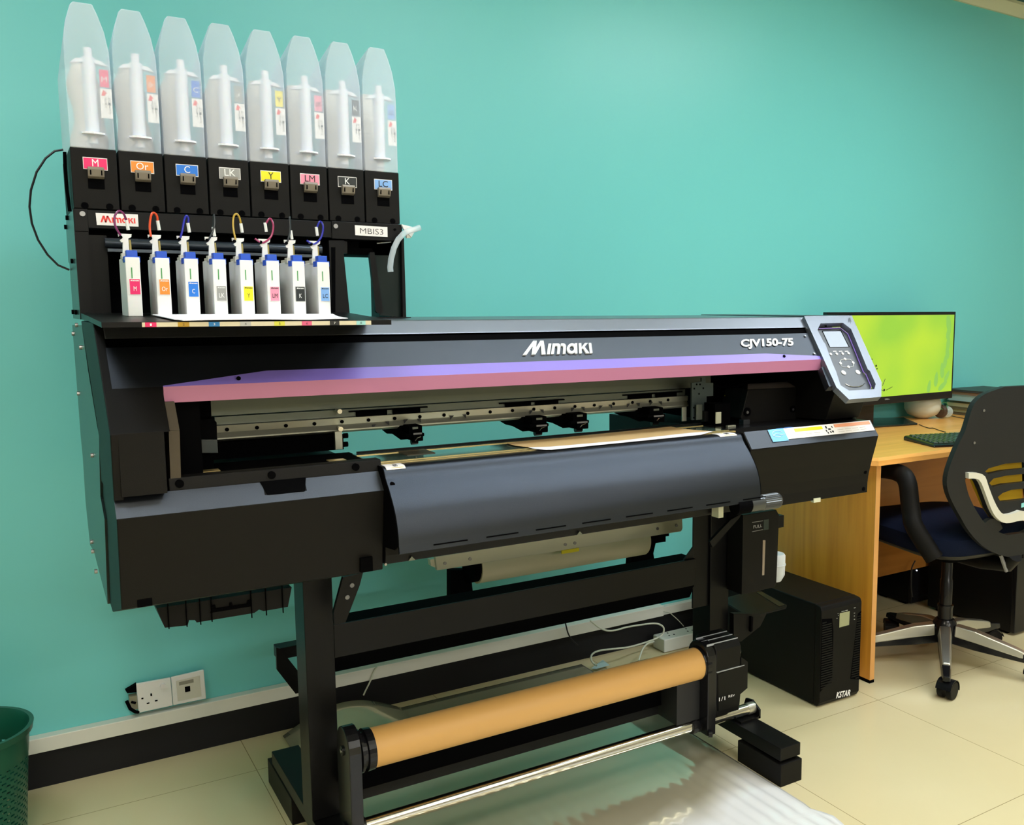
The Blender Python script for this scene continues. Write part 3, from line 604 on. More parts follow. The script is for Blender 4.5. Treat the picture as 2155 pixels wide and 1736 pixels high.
# ------------------------------------------------------------------ the stand
YP = 2.28
def sbox(name, x0, x1, y0, y1, z0, z1, m='stl', par=None, bevel=.0015): return MB().box(x0, x1, y0, y1, z0, z1).build(name, M[m], par or P, bevel=bevel)
LX0, LX1, RX0, RX1 = .5576, .6283, 1.819, 1.8945
for x0, x1 in ((LX0, LX1), (RX0, RX1)):
    sbox('stand_leg', x0, x1, YP, YP + .09, .118, .86)
for x0, x1 in ((.560, .637), (1.809, 1.888)):
    sbox('stand_foot', x0, x1, 1.93, 2.73, .078, .1165)
    for y0, y1 in ((1.925, 2.12), (2.50, 2.78)):
        sbox('foot_block', x0 - .002, x1 + .003, y0, y1, .0, .068 if y0 < 2 else .075, 'blk')
sbox('cross_beam', LX1, 1.76, YP, YP + .006, .529, .6145)
b = MB(); b.px([(YP + .006, .6145), (YP + .075, .6145), (YP + .075, .482), (YP + .03, .482), (YP + .0061, .528)], LX1, 1.76); b.build('cross_beam', M['deep'], P)
sbox('corner_plate', 1.757, 1.819, YP + .01, YP + .016, .45, .86)
b = MB(); b.prism([(1.757, YP + .01, .6145), (1.722, YP + .01, .6145), (1.757, YP + .01, .650)], (0, .006, 0)); b.build('corner_gusset', M['stl'], P)
# lower beam just behind the take-up roll
sbox('lower_beam', LX1, RX0, 2.27, 2.32, 0.1437, 0.2004)
sbox('lower_beam', LX1, RX0, 2.22, 2.268, 0.1974, 0.2754, 'deep')
# braces
dq = [(0.633, 2.2, 0.7556), (0.6816, 2.2, 0.7597), (0.6724, 2.2, 0.7291), (0.6347, 2.2, 0.6433), (0.6084, 2.2, 0.6424), (0.6072, 2.2, 0.672)]
b = MB(); b.prism(dq[::-1], (0, .012, 0)); br = b.build('brace', M['stl'], P)
for p in [(0.6533, 2.198, 0.7328), (0.6409, 2.198, 0.7054)]: MB().cyl((p[0], 2.1975, p[2]), (p[0], 2.1995, p[2]), .0055, 12).build('hole', M['grey'], br)
dr = [(1.5978, 2.0, 0.7501), (1.7047, 2.0, 0.8193), (1.6908, 2.0, 0.8169), (1.6617, 2.0, 0.7973), (1.603, 2.0, 0.7372)]
b = MB(); b.prism([(RX0 - .10, YP + .01, .60), (RX0 - .07, YP + .01, .60), (RX0 + .02, YP - .25, .86), (RX0 - .01, YP - .25, .86)], (.006, 0, 0)) if 0 else b.prism([(1.6325, 2.05, 0.736), (1.7084, 2.05, 0.79), (1.7474, 2.05, 0.802), (1.7404, 2.05, 0.7916), (1.6431, 2.05, 0.7165)], (0, .01, 0)); b.build('brace', M['stl'], P)
# rear support plate left of the post
rq = [(0.558, 2.6, 0.4705), (0.5692, 2.6, 0.4655), (0.6134, 2.6, 0.3918), (0.6206, 2.6, 0.3791), (0.616, 2.6, 0.3276), (0.6043, 2.6, 0.3275), (0.5578, 2.6, 0.4067)]
b = MB(); b.prism(rq[::-1], (0, .01, 0)); b.build('rear_roll_bracket', M['stl'], P)
sbox('rear_rail', 0.5643, 0.7139, 2.615, 2.66, 0.4285, 0.4612)
b = MB(); b.cyl((0.5908, 2.64, 0.4526), (0.6429, 2.64, 0.4504), .005, 10); b.build('rear_rod', M['alu'], P)
# --- rear media holders and the pale winding bar
hx = [(1.0779, 2.62, 0.4981), (1.155, 2.62, 0.4967), (1.1459, 2.62, 0.5921), (1.0803, 2.62, 0.6024)]
b = MB(); b.prism(hx, (0, .03, 0)); b.build('media_holder', M['deep'], P)
hx = [(1.7378, 2.62, 0.5027), (1.7456, 2.62, 0.5821), (1.799, 2.62, 0.6082), (1.9025, 2.62, 0.6113), (1.9026, 2.62, 0.5975), (1.8882, 2.62, 0.5978), (1.8883, 2.62, 0.5789), (1.8454, 2.62, 0.5798), (1.8354, 2.62, 0.5438), (1.8437, 2.62, 0.5033)]
b = MB(); b.prism(hx, (0, .03, 0)); b.build('media_holder', M['deep'], P)
b = MB(); b.prism([(0.9821, 2.48, 0.65), (1.8522, 2.48, 0.649), (1.8581, 2.48, 0.6589), (1.8558, 2.48, 0.6951), (0.9774, 2.48, 0.6911)], (0, .015, 0)); pl_ = b.build('pale_plate', M['paleplate'], P, bevel=.002)
b = MB(); b.prism([(0.9678, 2.49, 0.6638), (0.9834, 2.49, 0.6558), (0.9841, 2.49, 0.6823), (0.9654, 2.49, 0.6823)], (0, .02, 0)); b.build('plate_end', M['paleplate'], P)
for p in [(1.0056, 2.478, 0.6685), (1.0837, 2.478, 0.6694), (1.4029, 2.478, 0.6677), (1.437, 2.478, 0.6675), (1.7528, 2.478, 0.6723), (1.8307, 2.478, 0.6726)]:
    MB().cyl((p[0], 2.4765, p[2]), (p[0], 2.481, p[2]), .0048, 12).build('screw', M['screw'], pl_)
MB().box(1.388, 1.4493, 2.474, 2.479, 0.6405, 0.6511).build('yellow_tab', M['yellow'], pl_)
# --- handle knob at the right end of the beam
kb = [(1.5103, 1.8, 0.9012), (1.556, 1.8, 0.8971), (1.6619, 1.8, 0.8962)]
dkx = V(kb[2]) - V(kb[1]); 
k0 = V(kb[1]); kr = .0215
MB().cyl(k0 - V((.045, 0, 0)), k0, kr, 24).build('clamp_socket', M['deep'], P)
kn = MB().cyl(k0 + V((.0005, 0, 0)), k0 + V((.045, 0, 0)), kr * .94, 28).build('clamp_knob', mat('dark_satin_metal', (.09, .095, .1), .28, metal=.7), P, smooth=True)
b = MB(); NN = 26
pr_ = []
for i in range(NN * 2): a = math.pi * i / NN; pr_.append((math.cos(a), math.sin(a), kr * (.97 if i % 2 else .90)))
b.loft([[k0 + V((t, c * r * s_, s * r * s_)) for c, s, r in pr_] for t, s_ in ((.0455, 1), (.098, 1), (.104, .9))]); b.build('knurled_grip', mat('dark_satin_metal_grip', (.10, .105, .11), .3, metal=.7), kn)
MB().box(kb[0][0] - .018, kb[0][0] - .002, 1.84, 1.868, .862, .905).build('clamp_bracket', M['paleplate'], P)

# ------------------------------------------------------------------ bulk ink rack on top of the printer
RY = 2.33
K = thing('ink_rack', 'black steel bulk-ink rack standing on the left top of the printer', 'ink rack', (.49, 2.45, 1.372))
SD = [(0.1315, 2.3334, 1.3905), (0.1311, 2.3611, 1.6078), (0.1285, 2.5687, 1.6122), (0.1277, 2.6273, 1.5413), (0.1295, 2.4882, 1.5298), (0.128, 2.6022, 1.3894)]
# left side plate
b = MB(); b.prism([(.1305, 2.331, 1.373), (.1305, 2.331, 1.605), (.129, 2.56, 1.605), (.129, 2.60, 1.58), (.129, 2.60, 1.505), (.129, 2.56, 1.50), (.129, 2.56, 1.373)], (.004, 0, 0)); b.build('rack_side', M['side'], K)
for p in ((2.50, 1.600), (2.58, 1.585), (2.42, 1.50), (2.40, 1.388), (2.52, 1.388)): MB().cyl((.1245, p[0], p[1]), (.1295, p[0], p[1]), .0055, 10).build('screw', M['deep'], K)
MB().px([(RY, 1.567), (RY, 1.6055), (RY + .10, 1.6055), (RY + .10, 1.567)], .1312, 0.7037).build('rack_bar', M['stl'], K, bevel=.001)
MB().px([(RY - .002, 1.559), (RY - .002, 1.6065), (RY + .10, 1.6065), (RY + .10, 1.559)], .1312, 0.1575).build('bar_end', M['stl'], K, bevel=.001)
MB().px([(RY - .003, 1.5647), (RY - .003, 1.6068), (RY + .10, 1.6068), (RY + .10, 1.566)], 0.673, .8505).build('bar_end', M['stl'], K, bevel=.001)
MB().box(.135, .84, RY + .03, RY + .16, 1.53, 1.566).build('rack_recess', M['deep'], K)
for p in [(0.1475, 2.328, 1.596), (0.682, 2.326, 1.5947), (0.8309, 2.326, 1.5934)]: MB().cyl((p[0], p[1] - .003, p[2]), (p[0], p[1] + .002, p[2]), .0055 if p[0] < .8 else .003, 12).build('screw', M['screw'] if p[0] < .8 else M['deep'], K)
# left face panel, stepped, and the recess behind the cartridges
xl_ = [0.1389, 0.1566, 0.1709, 0.1906]
b = MB(); b.px([(RY, 1.375), (RY, 1.5585), (RY + .02, 1.5585), (RY + .02, 1.375)], .1312, xl_[1]); b.px([(RY + .008, 1.375), (RY + .008, 1.553), (RY + .03, 1.553), (RY + .03, 1.375)], xl_[1], xl_[3]); b.build('left_cheek', M['stl'], K)
MB().box(.15, .70, RY + .12, RY + .14, 1.375, 1.56).build('rack_back', M['deep'], K)
MB().box(xl_[3] - .004, xl_[3], RY + .02, RY + .13, 1.375, 1.55).build('left_cheek', M['deep'], K)
# middle post
b = MB(); b.prism([(0.6658, 2.33, 1.5602), (0.7028, 2.33, 1.5616), (0.7007, 2.33, 1.534), (0.7107, 2.33, 1.3845), (0.6673, 2.33, 1.3846)], (0, .02, 0)); b.build('middle_post', M['stl'], K)
b = MB(); b.prism([(0.6706, 2.329, 1.5444), (0.681, 2.329, 1.5447), (0.675, 2.329, 1.3811), (0.6669, 2.329, 1.3811)], (0, .002, 0)); b.build('post_groove', M['deep'], K)
b = MB(); b.prism([(0.7046, 2.34, 1.5611), (0.714, 2.34, 1.5603), (0.7129, 2.34, 1.5314), (0.7035, 2.34, 1.5311)], (0, .03, 0)); b.build('post_tab', M['stl'], K)
# right post with its folded flange
b = MB(); b.prism([(0.7833, 2.36, 1.5463), (0.7843, 2.36, 1.5381), (0.7964, 2.36, 1.378), (0.8669, 2.36, 1.3727), (0.8664, 2.36, 1.5768), (0.773, 2.36, 1.5649), (0.7487, 2.36, 1.5628), (0.7471, 2.36, 1.5486), (0.7506, 2.36, 1.5452)], (0, .006, 0)); rp_ = b.build('right_post', M['side'], K)
b = MB(); b.prism([(0.772, 2.345, 1.5358), (0.7829, 2.345, 1.5361), (0.8015, 2.345, 1.3853), (0.7866, 2.345, 1.3841), (0.7819, 2.345, 1.3889), (0.77, 2.345, 1.531)], (0, .012, 0)); b.build('post_flange', M['stl'], K)
b = MB(); b.prism([(0.8544, 2.345, 1.5695), (0.8609, 2.345, 1.5757), (0.8614, 2.345, 1.3729), (0.8525, 2.345, 1.3729)], (0, .25, 0)); b.build('post_edge', M['stl'], K)
MB().px([(RY + .05, 1.553), (RY + .12, 1.560), (RY + .12, 1.564), (RY + .05, 1.564)], .70, .84).build('rack_shelf_lip', M['side'], K)
MB().box(0.7628, 0.8573, 2.30, 2.50, 1.3722, 1.3745).build('post_foot', M['stl'], K)
# maker and model plates
q = [(0.1732, 2.329, 1.5739), (0.2529, 2.329, 1.5741), (0.2529, 2.329, 1.6001), (0.1721, 2.329, 1.5994)]
s1 = plate('maker_sticker', q, M['label'], K, t=.001); s1['label'] = 'white sticker with red lettering'
maker_logo('maker_print', subquad(q, .09, .93, .24, .79, .0012), M['red'], s1, t=.0003)
q = [(0.7296, 2.326, 1.5751), (0.8112, 2.326, 1.5737), (0.8114, 2.326, 1.5984), (0.7293, 2.326, 1.5992)]
s2 = plate('model_sticker', q, M['label'], K, t=.001); s2['label'] = 'white sticker with thin black lettering'
text('model_print', 'MBIS3', subquad(q, .15, .86, .2, .75, .0012), M['btext'], s2, bold=-.012)
# tube clamp and clear tube at the right end of the bar
b = MB(); b.prism([(0.8464, 2.32, 1.6066), (0.8675, 2.32, 1.6029), (0.8863, 2.32, 1.599), (0.8717, 2.32, 1.5746), (0.8523, 2.32, 1.5939)], (0, .008, 0)); tc_ = b.build('tube_clamp', M['white'], K, bevel=.001)
b = MB(); b.prism([(0.8602, 2.322, 1.5838), (0.8714, 2.322, 1.5807), (0.8699, 2.322, 1.5735), (0.8599, 2.322, 1.5731)], (0, .008, 0)); b.build('clamp_tab', M['trimw'], tc_)
MB().tube([(0.8875, 2.3, 1.5989), (0.8723, 2.3, 1.5935), (0.8572, 2.3, 1.5893), (0.8434, 2.3, 1.5817), (0.8294, 2.3, 1.5671), (0.8178, 2.3, 1.5456), (0.8096, 2.3, 1.5185), (0.8066, 2.3, 1.4973), (0.8075, 2.3, 1.4868)], .0072, 12).build('drain_tube', M['tubeclear'], K, smooth=True)
MB().cyl((0.7881, 2.34, 1.5584), (0.825, 2.34, 1.5633), .0016, 6).build('rod', M['alu'], K)
MB().tube([(0.1318, 2.55, 1.7573), (0.1148, 2.55, 1.7526), (0.0961, 2.55, 1.7352), (0.0766, 2.55, 1.7031), (0.0631, 2.55, 1.6622), (0.058, 2.55, 1.625), (0.0602, 2.55, 1.5881), (0.0698, 2.55, 1.5513), (0.0862, 2.55, 1.5186), (0.1054, 2.55, 1.4954), (0.1275, 2.55, 1.485)], .0024, 8).build('vent_cable', M['cable_b'], K, smooth=True)
MB().tube([(0.1264, 2.4, 1.7315), (0.1255, 2.4, 1.7014), (0.1259, 2.4, 1.6512), (0.1285, 2.4, 1.6059)], .0035, 8).build('strap', M['deep'], K)
# support pipe behind the cartridges
pa_, pb_ = ((0.1847, 2.3, 1.5322), (0.6428, 2.3, 1.5363))
zz = (pa_[2] + pb_[2]) / 2
MB().cyl((pa_[0], 2.315, zz + .002), (pb_[0], 2.315, zz + .002), .0105, 24).build('support_pipe', mat('blue_black_pipe', (.035, .045, .06), .22, metal=.6), K, smooth=True)
MB().box(pa_[0] + .004, pb_[0] - .004, 2.305, 2.32, zz - .017, zz - .0105).build('support_strip', mat('slate_strip', (.06, .075, .09), .3, metal=.5), K)
# cartridge shelf with a sloping top
sh = {'fl': (0.1309, 1.8, 1.3765), 'fr': (0.6305, 1.8, 1.3726), 'bl': (0.1337, 2.1641, 1.3878), 'br': (0.7015, 2.3, 1.3858)}
z0 = 1.3742; SY = 1.80; SS = (1.3865 - z0) / (2.33 - SY)
b = MB(); top = [(sh['fl'][0], SY, z0), (sh['fr'][0], SY, z0), (sh['br'][0], 2.33, 1.3865), (.132, 2.33, 1.3865), (.1325, sh['bl'][1], 1.3865 - (2.33 - sh['bl'][1]) * SS)]
b.loft([top, [(x, y, z0 - .0090 if y < 1.9 else 1.3728) for x, y, z in top]]); SH = b.build('cartridge_shelf', M['stl'], K)
SH['label'] = 'black shelf with chamfered corners and a colour strip on its front edge'
def fe(x0, x1, m, nm='strip_colour', o=.0006, zA=z0 - .0088, zB=z0 - .0008, par=None): 
    q = [(x0, SY - o, zA), (x1, SY - o, zA), (x1, SY - o, zB), (x0, SY - o, zB)]; return q, plate(nm, q, m, par or SH, t=.0004)
q, st_ = fe(0.1916, 0.59, mat('ivory_strip', (.62, .56, .40), .5), 'number_strip', .0002)
for n, (ua, ub, c) in enumerate((( 0.1963, 0.2139, (.68, .01, .12)), (0.2475, 0.2658, (.45, .26, .01)), (0.2974, 0.3155, (.01, .16, .42)), (0.3498, 0.3685, (.42, .42, .40)), (0.4091, 0.4277, (.62, .60, .06)), (0.4585, 0.4768, (.66, .10, .22)), (0.5104, 0.5283, (.01, .01, .01)), (0.5612, 0.5788, (.30, .60, .60)))):
    q, s_ = fe(ua, ub, mat('strip_print', c, .5), 'number_patch', .0007, par=st_)
    text('number', str(n + 1), subquad(q, .42, .58, .25, .75, .0006), M['wtext'] if n in (0, 2, 6) else M['btext'], s_)

# ------------------------------------------------------------------ paper lying on the shelf
pp = [(0.2418, 2.09, 1.3874), (0.5997, 2.09, 1.3872), (0.5739, 1.96, 1.3821), (0.551, 1.82, 1.3755), (0.4731, 1.805, 1.3754), (0.3951, 1.8, 1.3756), (0.2975, 1.795, 1.3747), (0.2552, 1.795, 1.3738), (0.2521, 1.82, 1.3781), (0.2445, 1.82, 1.3773)]
b = MB(); zp = lambda y: z0 + (y - SY) * SS + .0012
b.prism([(x, y, zp(y)) for x, y, z in pp], (0, 0, .0012)); o = b.build('paper_sheet', M['paper']); tag(o, 'crumpled white paper sheet lying on the shelf before the ink cartridges', 'paper')
for v in o.data.vertices:
    v.co.z += .0016 * math.sin(v.co.x * 61) ** 2

# ------------------------------------------------------------------ the eight bulk bottles and eight cartridges
INK = [('M', (.80, .005, .13), 'w', 'magenta red', (.16, .01, .09)), ('Or', (.80, .25, .02), 'w', 'orange', (.70, .07, .015)), ('C', (.005, .17, .66), 'w', 'blue', (.01, .015, .32)), ('LK', (.30, .30, .28), 'w', 'grey', (.02, .025, .03)),
       ('Y', (.86, .74, .005), 'b', 'yellow', (.42, .27, .03)), ('LM', (.82, .27, .38), 'b', 'pink', (.30, .02, .09)), ('K', (.008, .012, .012), 'w', 'black', (.02, .025, .03)), ('LC', (.20, .40, .76), 'b', 'pale blue', (.01, .015, .33))]
ORD = ['leftmost', 'second from the left', 'third from the left', 'fourth from the left', 'fifth from the left', 'sixth from the left', 'seventh from the left', 'rightmost']
IM = [mat('ink_label_' + c[3].replace(' ', '_'), c[1], .4) for c in INK]
HM = [mat('hose_' + c[3].replace(' ', '_'), c[4], .25, spec=.6) for c in INK]
bx0, bxp = .1325, (.8497 - .1325) / 8
CR = mat('cream_ink_pouch', (.80, .74, .66), .5, bump=.6, bscale=14)
ST = mat('milky_syringe_plastic', (.80, .82, .88), .3, sub=.2)
for i in range(8):
    n, col, tx, cn, hc = INK[i]; x0 = bx0 + bxp * i; x1 = x0 + bxp - .0035; xm = (x0 + x1) / 2; w = x1 - x0
    t = thing('ink_bottle_case', f'tall frosted ink pouch case with {cn} {n} label, {ORD[i]} on the rack', 'ink case', (xm, 2.45, 1.6068), 'frosted ink cases on the rack')
    zb_, zt_ = 1.6078, 1.7335
    m = MB(); m.px([(RY, zb_), (RY, zt_), (2.62, zt_), (2.62, zb_)], x0, x1); base = m.build('base_box', M['blk'], t, bevel=.0012)
    for xx in (x0 + w * .24, x0 + w * .78):
        MB().cyl((xx, RY - .0006, zb_ + .006), (xx, RY + .002, zb_ + .006), .0072, 14).build('round_hole', M['deep'], base)
    m = MB(); m.box(x0 + w * .34, x0 + w * .70, RY - .0008, RY + .002, zb_ + .042, zb_ + .082); m.build('recess', M['deep'], base)
    q = [(x0 + w * .26, RY - .0005, zt_ - .044), (x0 + w * .79, RY - .0005, zt_ - .044), (x0 + w * .79, RY - .0005, zt_ - .0185), (x0 + w * .26, RY - .0005, zt_ - .0185)]
    lb = plate('ink_label', q, M['label'], base, t=.0006); plate('label_colour', subquad(q, .025, .975, .06, .94, .0007), IM[i], lb, t=.0003)
    text('label_text', n, subquad(q, .5 - .13 * len(n), .5 + .13 * len(n), .28, .86, .0012), M['wtext'] if tx == 'w' else M['btext'], lb)
    m = MB(); lx0, lx1 = x0 + w * .345, x0 + w * .70; zl = zt_ - .040
    m.px([(RY - .001, zl), (RY - .012, zl + .001), (RY - .014, zl - .004), (RY - .010, zl - .019), (RY - .001, zl - .023)], lx0, lx1); lv = m.build('release_lever', mat('taupe_lever_plastic', (.20, .17, .13), .35) if i == 0 else LEV, t, bevel=.001)
    if i == 0: LEV = lv.data.materials[0]
    m = MB()
    for xx in (lx0 + .005, lx1 - .005): m.box(xx - .0012, xx + .0012, RY - .0135, RY - .012, zl - .016, zl - .004)
    m.build('lever_slot', M['deep'], lv)
    # frosted case : front outline lofted to a lower back outline
    H_ = 2.0295 - zt_
    def outl(y, k, top, dx):
        pts = [(x0 + .001, 0), (x1 - .001, 0), (x1 - .0006, H_ * .52), (x1 - w * .02, H_ * .68), (x1 - w * .10, H_ * .82), (x1 - w * .22, H_ * .93), (x1 - w * .30, H_ * .985), (xm + w * .18, H_), (x0 + w * .27, H_), (x0 + w * .20, H_ * .975), (x0 + w * .08, H_ * .86), (x0 + w * .01, H_ * .72), (x0 + .0006, H_ * .5)]
        return [(x + dx, y, zt_ + .0005 + min(h, H_) * (1 if h < H_ * .5 else 1 - (1 - top) * (h / H_ - .5) * 2)) for x, h in pts]
    m = MB(); m.loft([outl(RY + .001, 1, 1., 0), outl(RY + .010, 1, 1., 0), outl(2.48, 1, .90, 0), outl(2.61, 1, .74, 0)])
    cs = m.build('frosted_case', M['case'], t, smooth=False, bevel=.0022)
    # pouch inside
    m = MB(); rings = []
    sd2 = random.Random(i + 3)
    for k in range(13):
        f_ = k / 12; z = zt_ + .006 + H_ * .66 * f_; pinch_ = .5 + .5 * math.cos(f_ * 2 * math.pi * 1.1 + sd2.uniform(-.5, .5)); hw = w * (.34 + .09 * pinch_) * (1 - .55 * max(0, f_ - .72) / .28); dy = .055 * (1 - f_ * .6) + .006
        cx = xm + w * .05 * math.sin(f_ * 5 + i); rings.append([(cx + hw * math.cos(a * math.pi / 6) * (1 + .05 * math.sin(a * 2.1 + k)), 2.44 + dy * math.sin(a * math.pi / 6), z) for a in range(12)])
    m.loft(rings); m.build('ink_pouch', CR, t, smooth=True)
    # syringe-like hanger in front of the pouch
    xs_ = xm + w * .03; yy = RY + .016; zs0, zs1 = zt_ + .034, zt_ + H_ * .64
    m = MB(); m.cyl((xs_, yy, zs0), (xs_, yy, zs1), w * .155, 18); m.cyl((xs_, yy, zs1), (xs_, yy, zs1 + .020), w * .095, 12); m.cyl((xs_, yy, zs0 - .004), (xs_, yy, zs0), w * .31, 20); m.cyl((xs_, yy, zs0 - .022), (xs_, yy, zs0 - .004), w * .11, 14)
    for s_ in (-1, 1): m.prism([(xs_, yy - .008, zs1 - .003), (xs_ + s_ * w * .28, yy - .008, zs1 - .005), (xs_ + s_ * w * .40, yy - .008, zs1 - .015), (xs_ + s_ * w * .36, yy - .008, zs1 - .014), (xs_, yy - .008, zs1 - .010)], (0, .016, 0))
    m.build('pouch_spindle', ST, t)
    # labels on the inner right
    q = [(x1 - w * .26, RY + .0035, zt_ + .130), (x1 - w * .06, RY + .0035, zt_ + .130), (x1 - w * .06, RY + .0035, zt_ + .166), (x1 - w * .26, RY + .0035, zt_ + .166)]
    l1 = plate('case_label', q, IM[i], t, t=.0005); text('label_text', n, subquad(q, .2, .8, .3, .6, .0007), M['wtext'] if tx == 'w' else M['btext'], l1)
    q = [(x1 - w * .27, RY + .0035, zt_ + .066), (x1 - w * .015, RY + .0035, zt_ + .066), (x1 - w * .015, RY + .0035, zt_ + .127), (x1 - w * .27, RY + .0035, zt_ + .127)]
    l2 = plate('instruction_label', q, M['label'], t, t=.0005); f = qmap(q, .0008)
    m = MB(); m.face([f(.12, .78), f(.3, .96), f(.62, .84), f(.45, .84), f(.45, .76), f(.12, .76)]); m.build('red_arrow', M['red'], l2)
    for cc0, s_ in ((.66, 'レバ一を下げ'), (.36, '上に抜く')):
        for k, ch in enumerate(s_):
            try: text('label_text', ch, [f(cc0, .66 - k * .105 - .0), f(cc0 + .2, .66 - k * .105 - .0), f(cc0 + .2, .66 - k * .105 + .085), f(cc0, .66 - k * .105 + .085)], M['btext'], l2, t=.0002)
            except Exception: pass

cy0, cy1 = 2.085, 2.20
C0, C7 = (0.1992, 0.569)
for i in range(8):
    n, col, tx, cn, hc = INK[i]; x0 = C0 + (C7 - C0) * i / 7; x1 = x0 + .0258; xm = (x0 + x1) / 2; zb_ = z0 + (cy0 - 1.99) * .041 + .0105 if 0 else 1.3885; zt_ = 1.4965
    t = thing('ink_cartridge', f'white ink cartridge with {cn} {n} label, {ORD[i]} on the shelf', 'ink cartridge', (xm, 2.14, 1.385), 'white ink cartridges on the shelf')
    m = MB(); m.box(x0, x1, cy0, cy1, zb_ - .0075, zt_); bd = m.build('cartridge_body', M['white'], t, bevel=.0015)
    m = MB(); m.box(x0 - .0012, x1 + .0012, cy0 + .002, cy0 + .030, zt_ - .010, zt_ + .0018); m.box(x0 + .003, x1 - .003, cy0 + .004, cy0 + .026, zt_, zt_ + .0135); m.build('blue_collar', M['blue'], t, bevel=.001)
    m = MB(); m.box(x0 + .0095, x0 + .0115, cy0 - .0006, cy0 + .001, zt_ - .041, zt_ - .020); m.build('level_mark', mat('green_mark', (.06, .30, .08), .6) if i == 0 else GM, bd)
    if i == 0: GM = bd.children[-1].data.materials[0]
    m = MB(); m.box(x0 - .004 + .002, x0 + .007, cy0 + .034, cy1 - .06, zt_ - .002, zt_ + .009); m.box(x0 + .002, x0 + .006, cy1 - .06, cy1 - .01, zt_, zt_ + .006); m.build('fitting', M['trimw'], t)
    # T shaped clip post
    m = MB(); yk = cy0 + .035; xk = x0 + .006; m.prism([(xk - .006, yk, zt_ + .005), (xk + .006, yk, zt_ + .005), (xk + .0055, yk, zt_ + .038), (xk + .011, yk, zt_ + .041), (xk + .012, yk, zt_ + .047), (xk - .012, yk, zt_ + .047), (xk - .0115, yk, zt_ + .041), (xk - .0045, yk, zt_ + .039), (xk - .0095, yk, zt_ + .034), (xk - .007, yk, zt_ + .030), (xk - .0045, yk, zt_ + .030)], (0, .006, 0)); m.build('clip_post', M['white'], t)
    m = MB(); m.tube([(xk + .0085, yk + .01, zt_ + .036), (xk + .0095, yk + .012, zt_ + .025), (xk + .009, yk + .012, zt_ + .002)], .0022, 8); m.build('ink_fitting', mat('amber_fitting', (.42, .33, .10), .3) if i == 0 else AF, t)
    if i == 0: AF = t.children[-1].data.materials[0]
    # label
    lz = -.012 if i in (3, 4, 5, 6, 7) else (-.004 if i == 2 else 0)
    q = [(x0 + .0045, cy0 - .0004, zb_ + .035 + lz), (x0 + .0245, cy0 - .0004, zb_ + .035 + lz), (x0 + .0245, cy0 - .0004, zb_ + .0665 + lz), (x0 + .0045, cy0 - .0004, zb_ + .0665 + lz)]
    lb = plate('ink_label', q, M['label'] if i != 6 else M['grey'], bd, t=.0004); plate('label_colour', subquad(q, .05, .95, .03, .97, .0005), IM[i], lb, t=.0002)
    maker_logo('maker_print', subquad(q, .12, .88, .84, .93, .0009), M['wtext'] if tx == 'w' else M['btext'], lb, t=.0002)
    text('label_text', n, subquad(q, .5 - .13 * len(n), .5 + .13 * len(n), .24, .52, .0009), M['wtext'] if tx == 'w' else M['btext'], lb)
    # coloured hose loop with a white sleeve
    z1 = zt_ + .043
    L = [[(-.008, 0), (-.016, .018), (-.016, .036), (-.008, .048), (.001, .042), (.005, .026)], [(-.007, 0), (-.008, .02), (-.004, .042), (.001, .048), (.007, .042), (.008, .028)], [(-.006, 0), (-.001, .016), (.003, .034), (.008, .045), (.012, .04), (.011, .026)], [(-.006, -.002), (.0, .008), (.008, .03), (.0085, .048), (.008, .046), (.006, .02)],
         [(-.006, 0), (-.009, .025), (-.007, .047), (.0, .054), (.006, .045), (.008, .03)], [(-.02, .004), (-.004, -.004), (.014, .01), (.020, .034), (.014, .048), (.004, .034)], [(-.006, 0), (-.001, .016), (.001, .032), (.0015, .05), (.003, .05), (.004, .02)], [(-.018, .004), (-.002, -.003), (.014, .012), (.020, .036), (.014, .047), (.006, .03)]][i]
    P3 = [(xk + a_, yk - .004 + .002 * j, z1 + c_) for j, (a_, c_) in enumerate(L)]
    MB().tube(spline(P3, 5), .0021, 8).build('ink_hose', HM[i], t, smooth=True)
    e = V(P3[-1]); MB().tube([e + V((0, 0, .005)), e + V((.002, 0, -.014))], .0032, 8).build('hose_sleeve', M['white'], t)
    MB().sphere((xk - .008, yk - .002, z1 - .003), .0035, 8).build('hose_knot', M['deep'], t)

# ------------------------------------------------------------------ media and take-up
ky = 1.072 + .0018
k4 = [(0.9839, 2.016, 1.0738), (0.9862, 1.9238, 1.0738), (1.5208, 1.9229, 1.0738), (1.4925, 2.0583, 1.0738)]
kb_ = [(0.9855, 2.0244, 1.0738), (1.5029, 2.0637, 1.0738), (1.5, 2.0055, 1.0738), (1.5371, 1.9235, 1.0738), (1.4523, 1.8908, 1.0738), (1.028, 1.8791, 1.0738), (1.0143, 1.8881, 1.0738), (1.0051, 1.9292, 1.0738), (0.9861, 1.9775, 1.0738)]
b = MB(); b.prism([(x, y, 1.0735) for x, y, z in kb_], (0, 0, .0007)); ms = b.build('media_sheet', M['kraft']); tag(ms, 'brown kraft media sheet with white front margin lying on the platen', 'paper')
kw = [(0.9972, 1.9332, 1.0745), (1.0472, 1.914, 1.0745), (1.2289, 1.9079, 1.0745), (1.4665, 1.9297, 1.0745), (1.5362, 1.9224, 1.0745), (1.4679, 1.8852, 1.0745), (1.0241, 1.8719, 1.0745), (1.0104, 1.8808, 1.0745), (0.9979, 1.9107, 1.0745)]
b = MB(); b.prism([(x, y, 1.0743) for x, y, z in kw], (0, 0, .0004)); b.build('white_margin', M['paper'], ms)

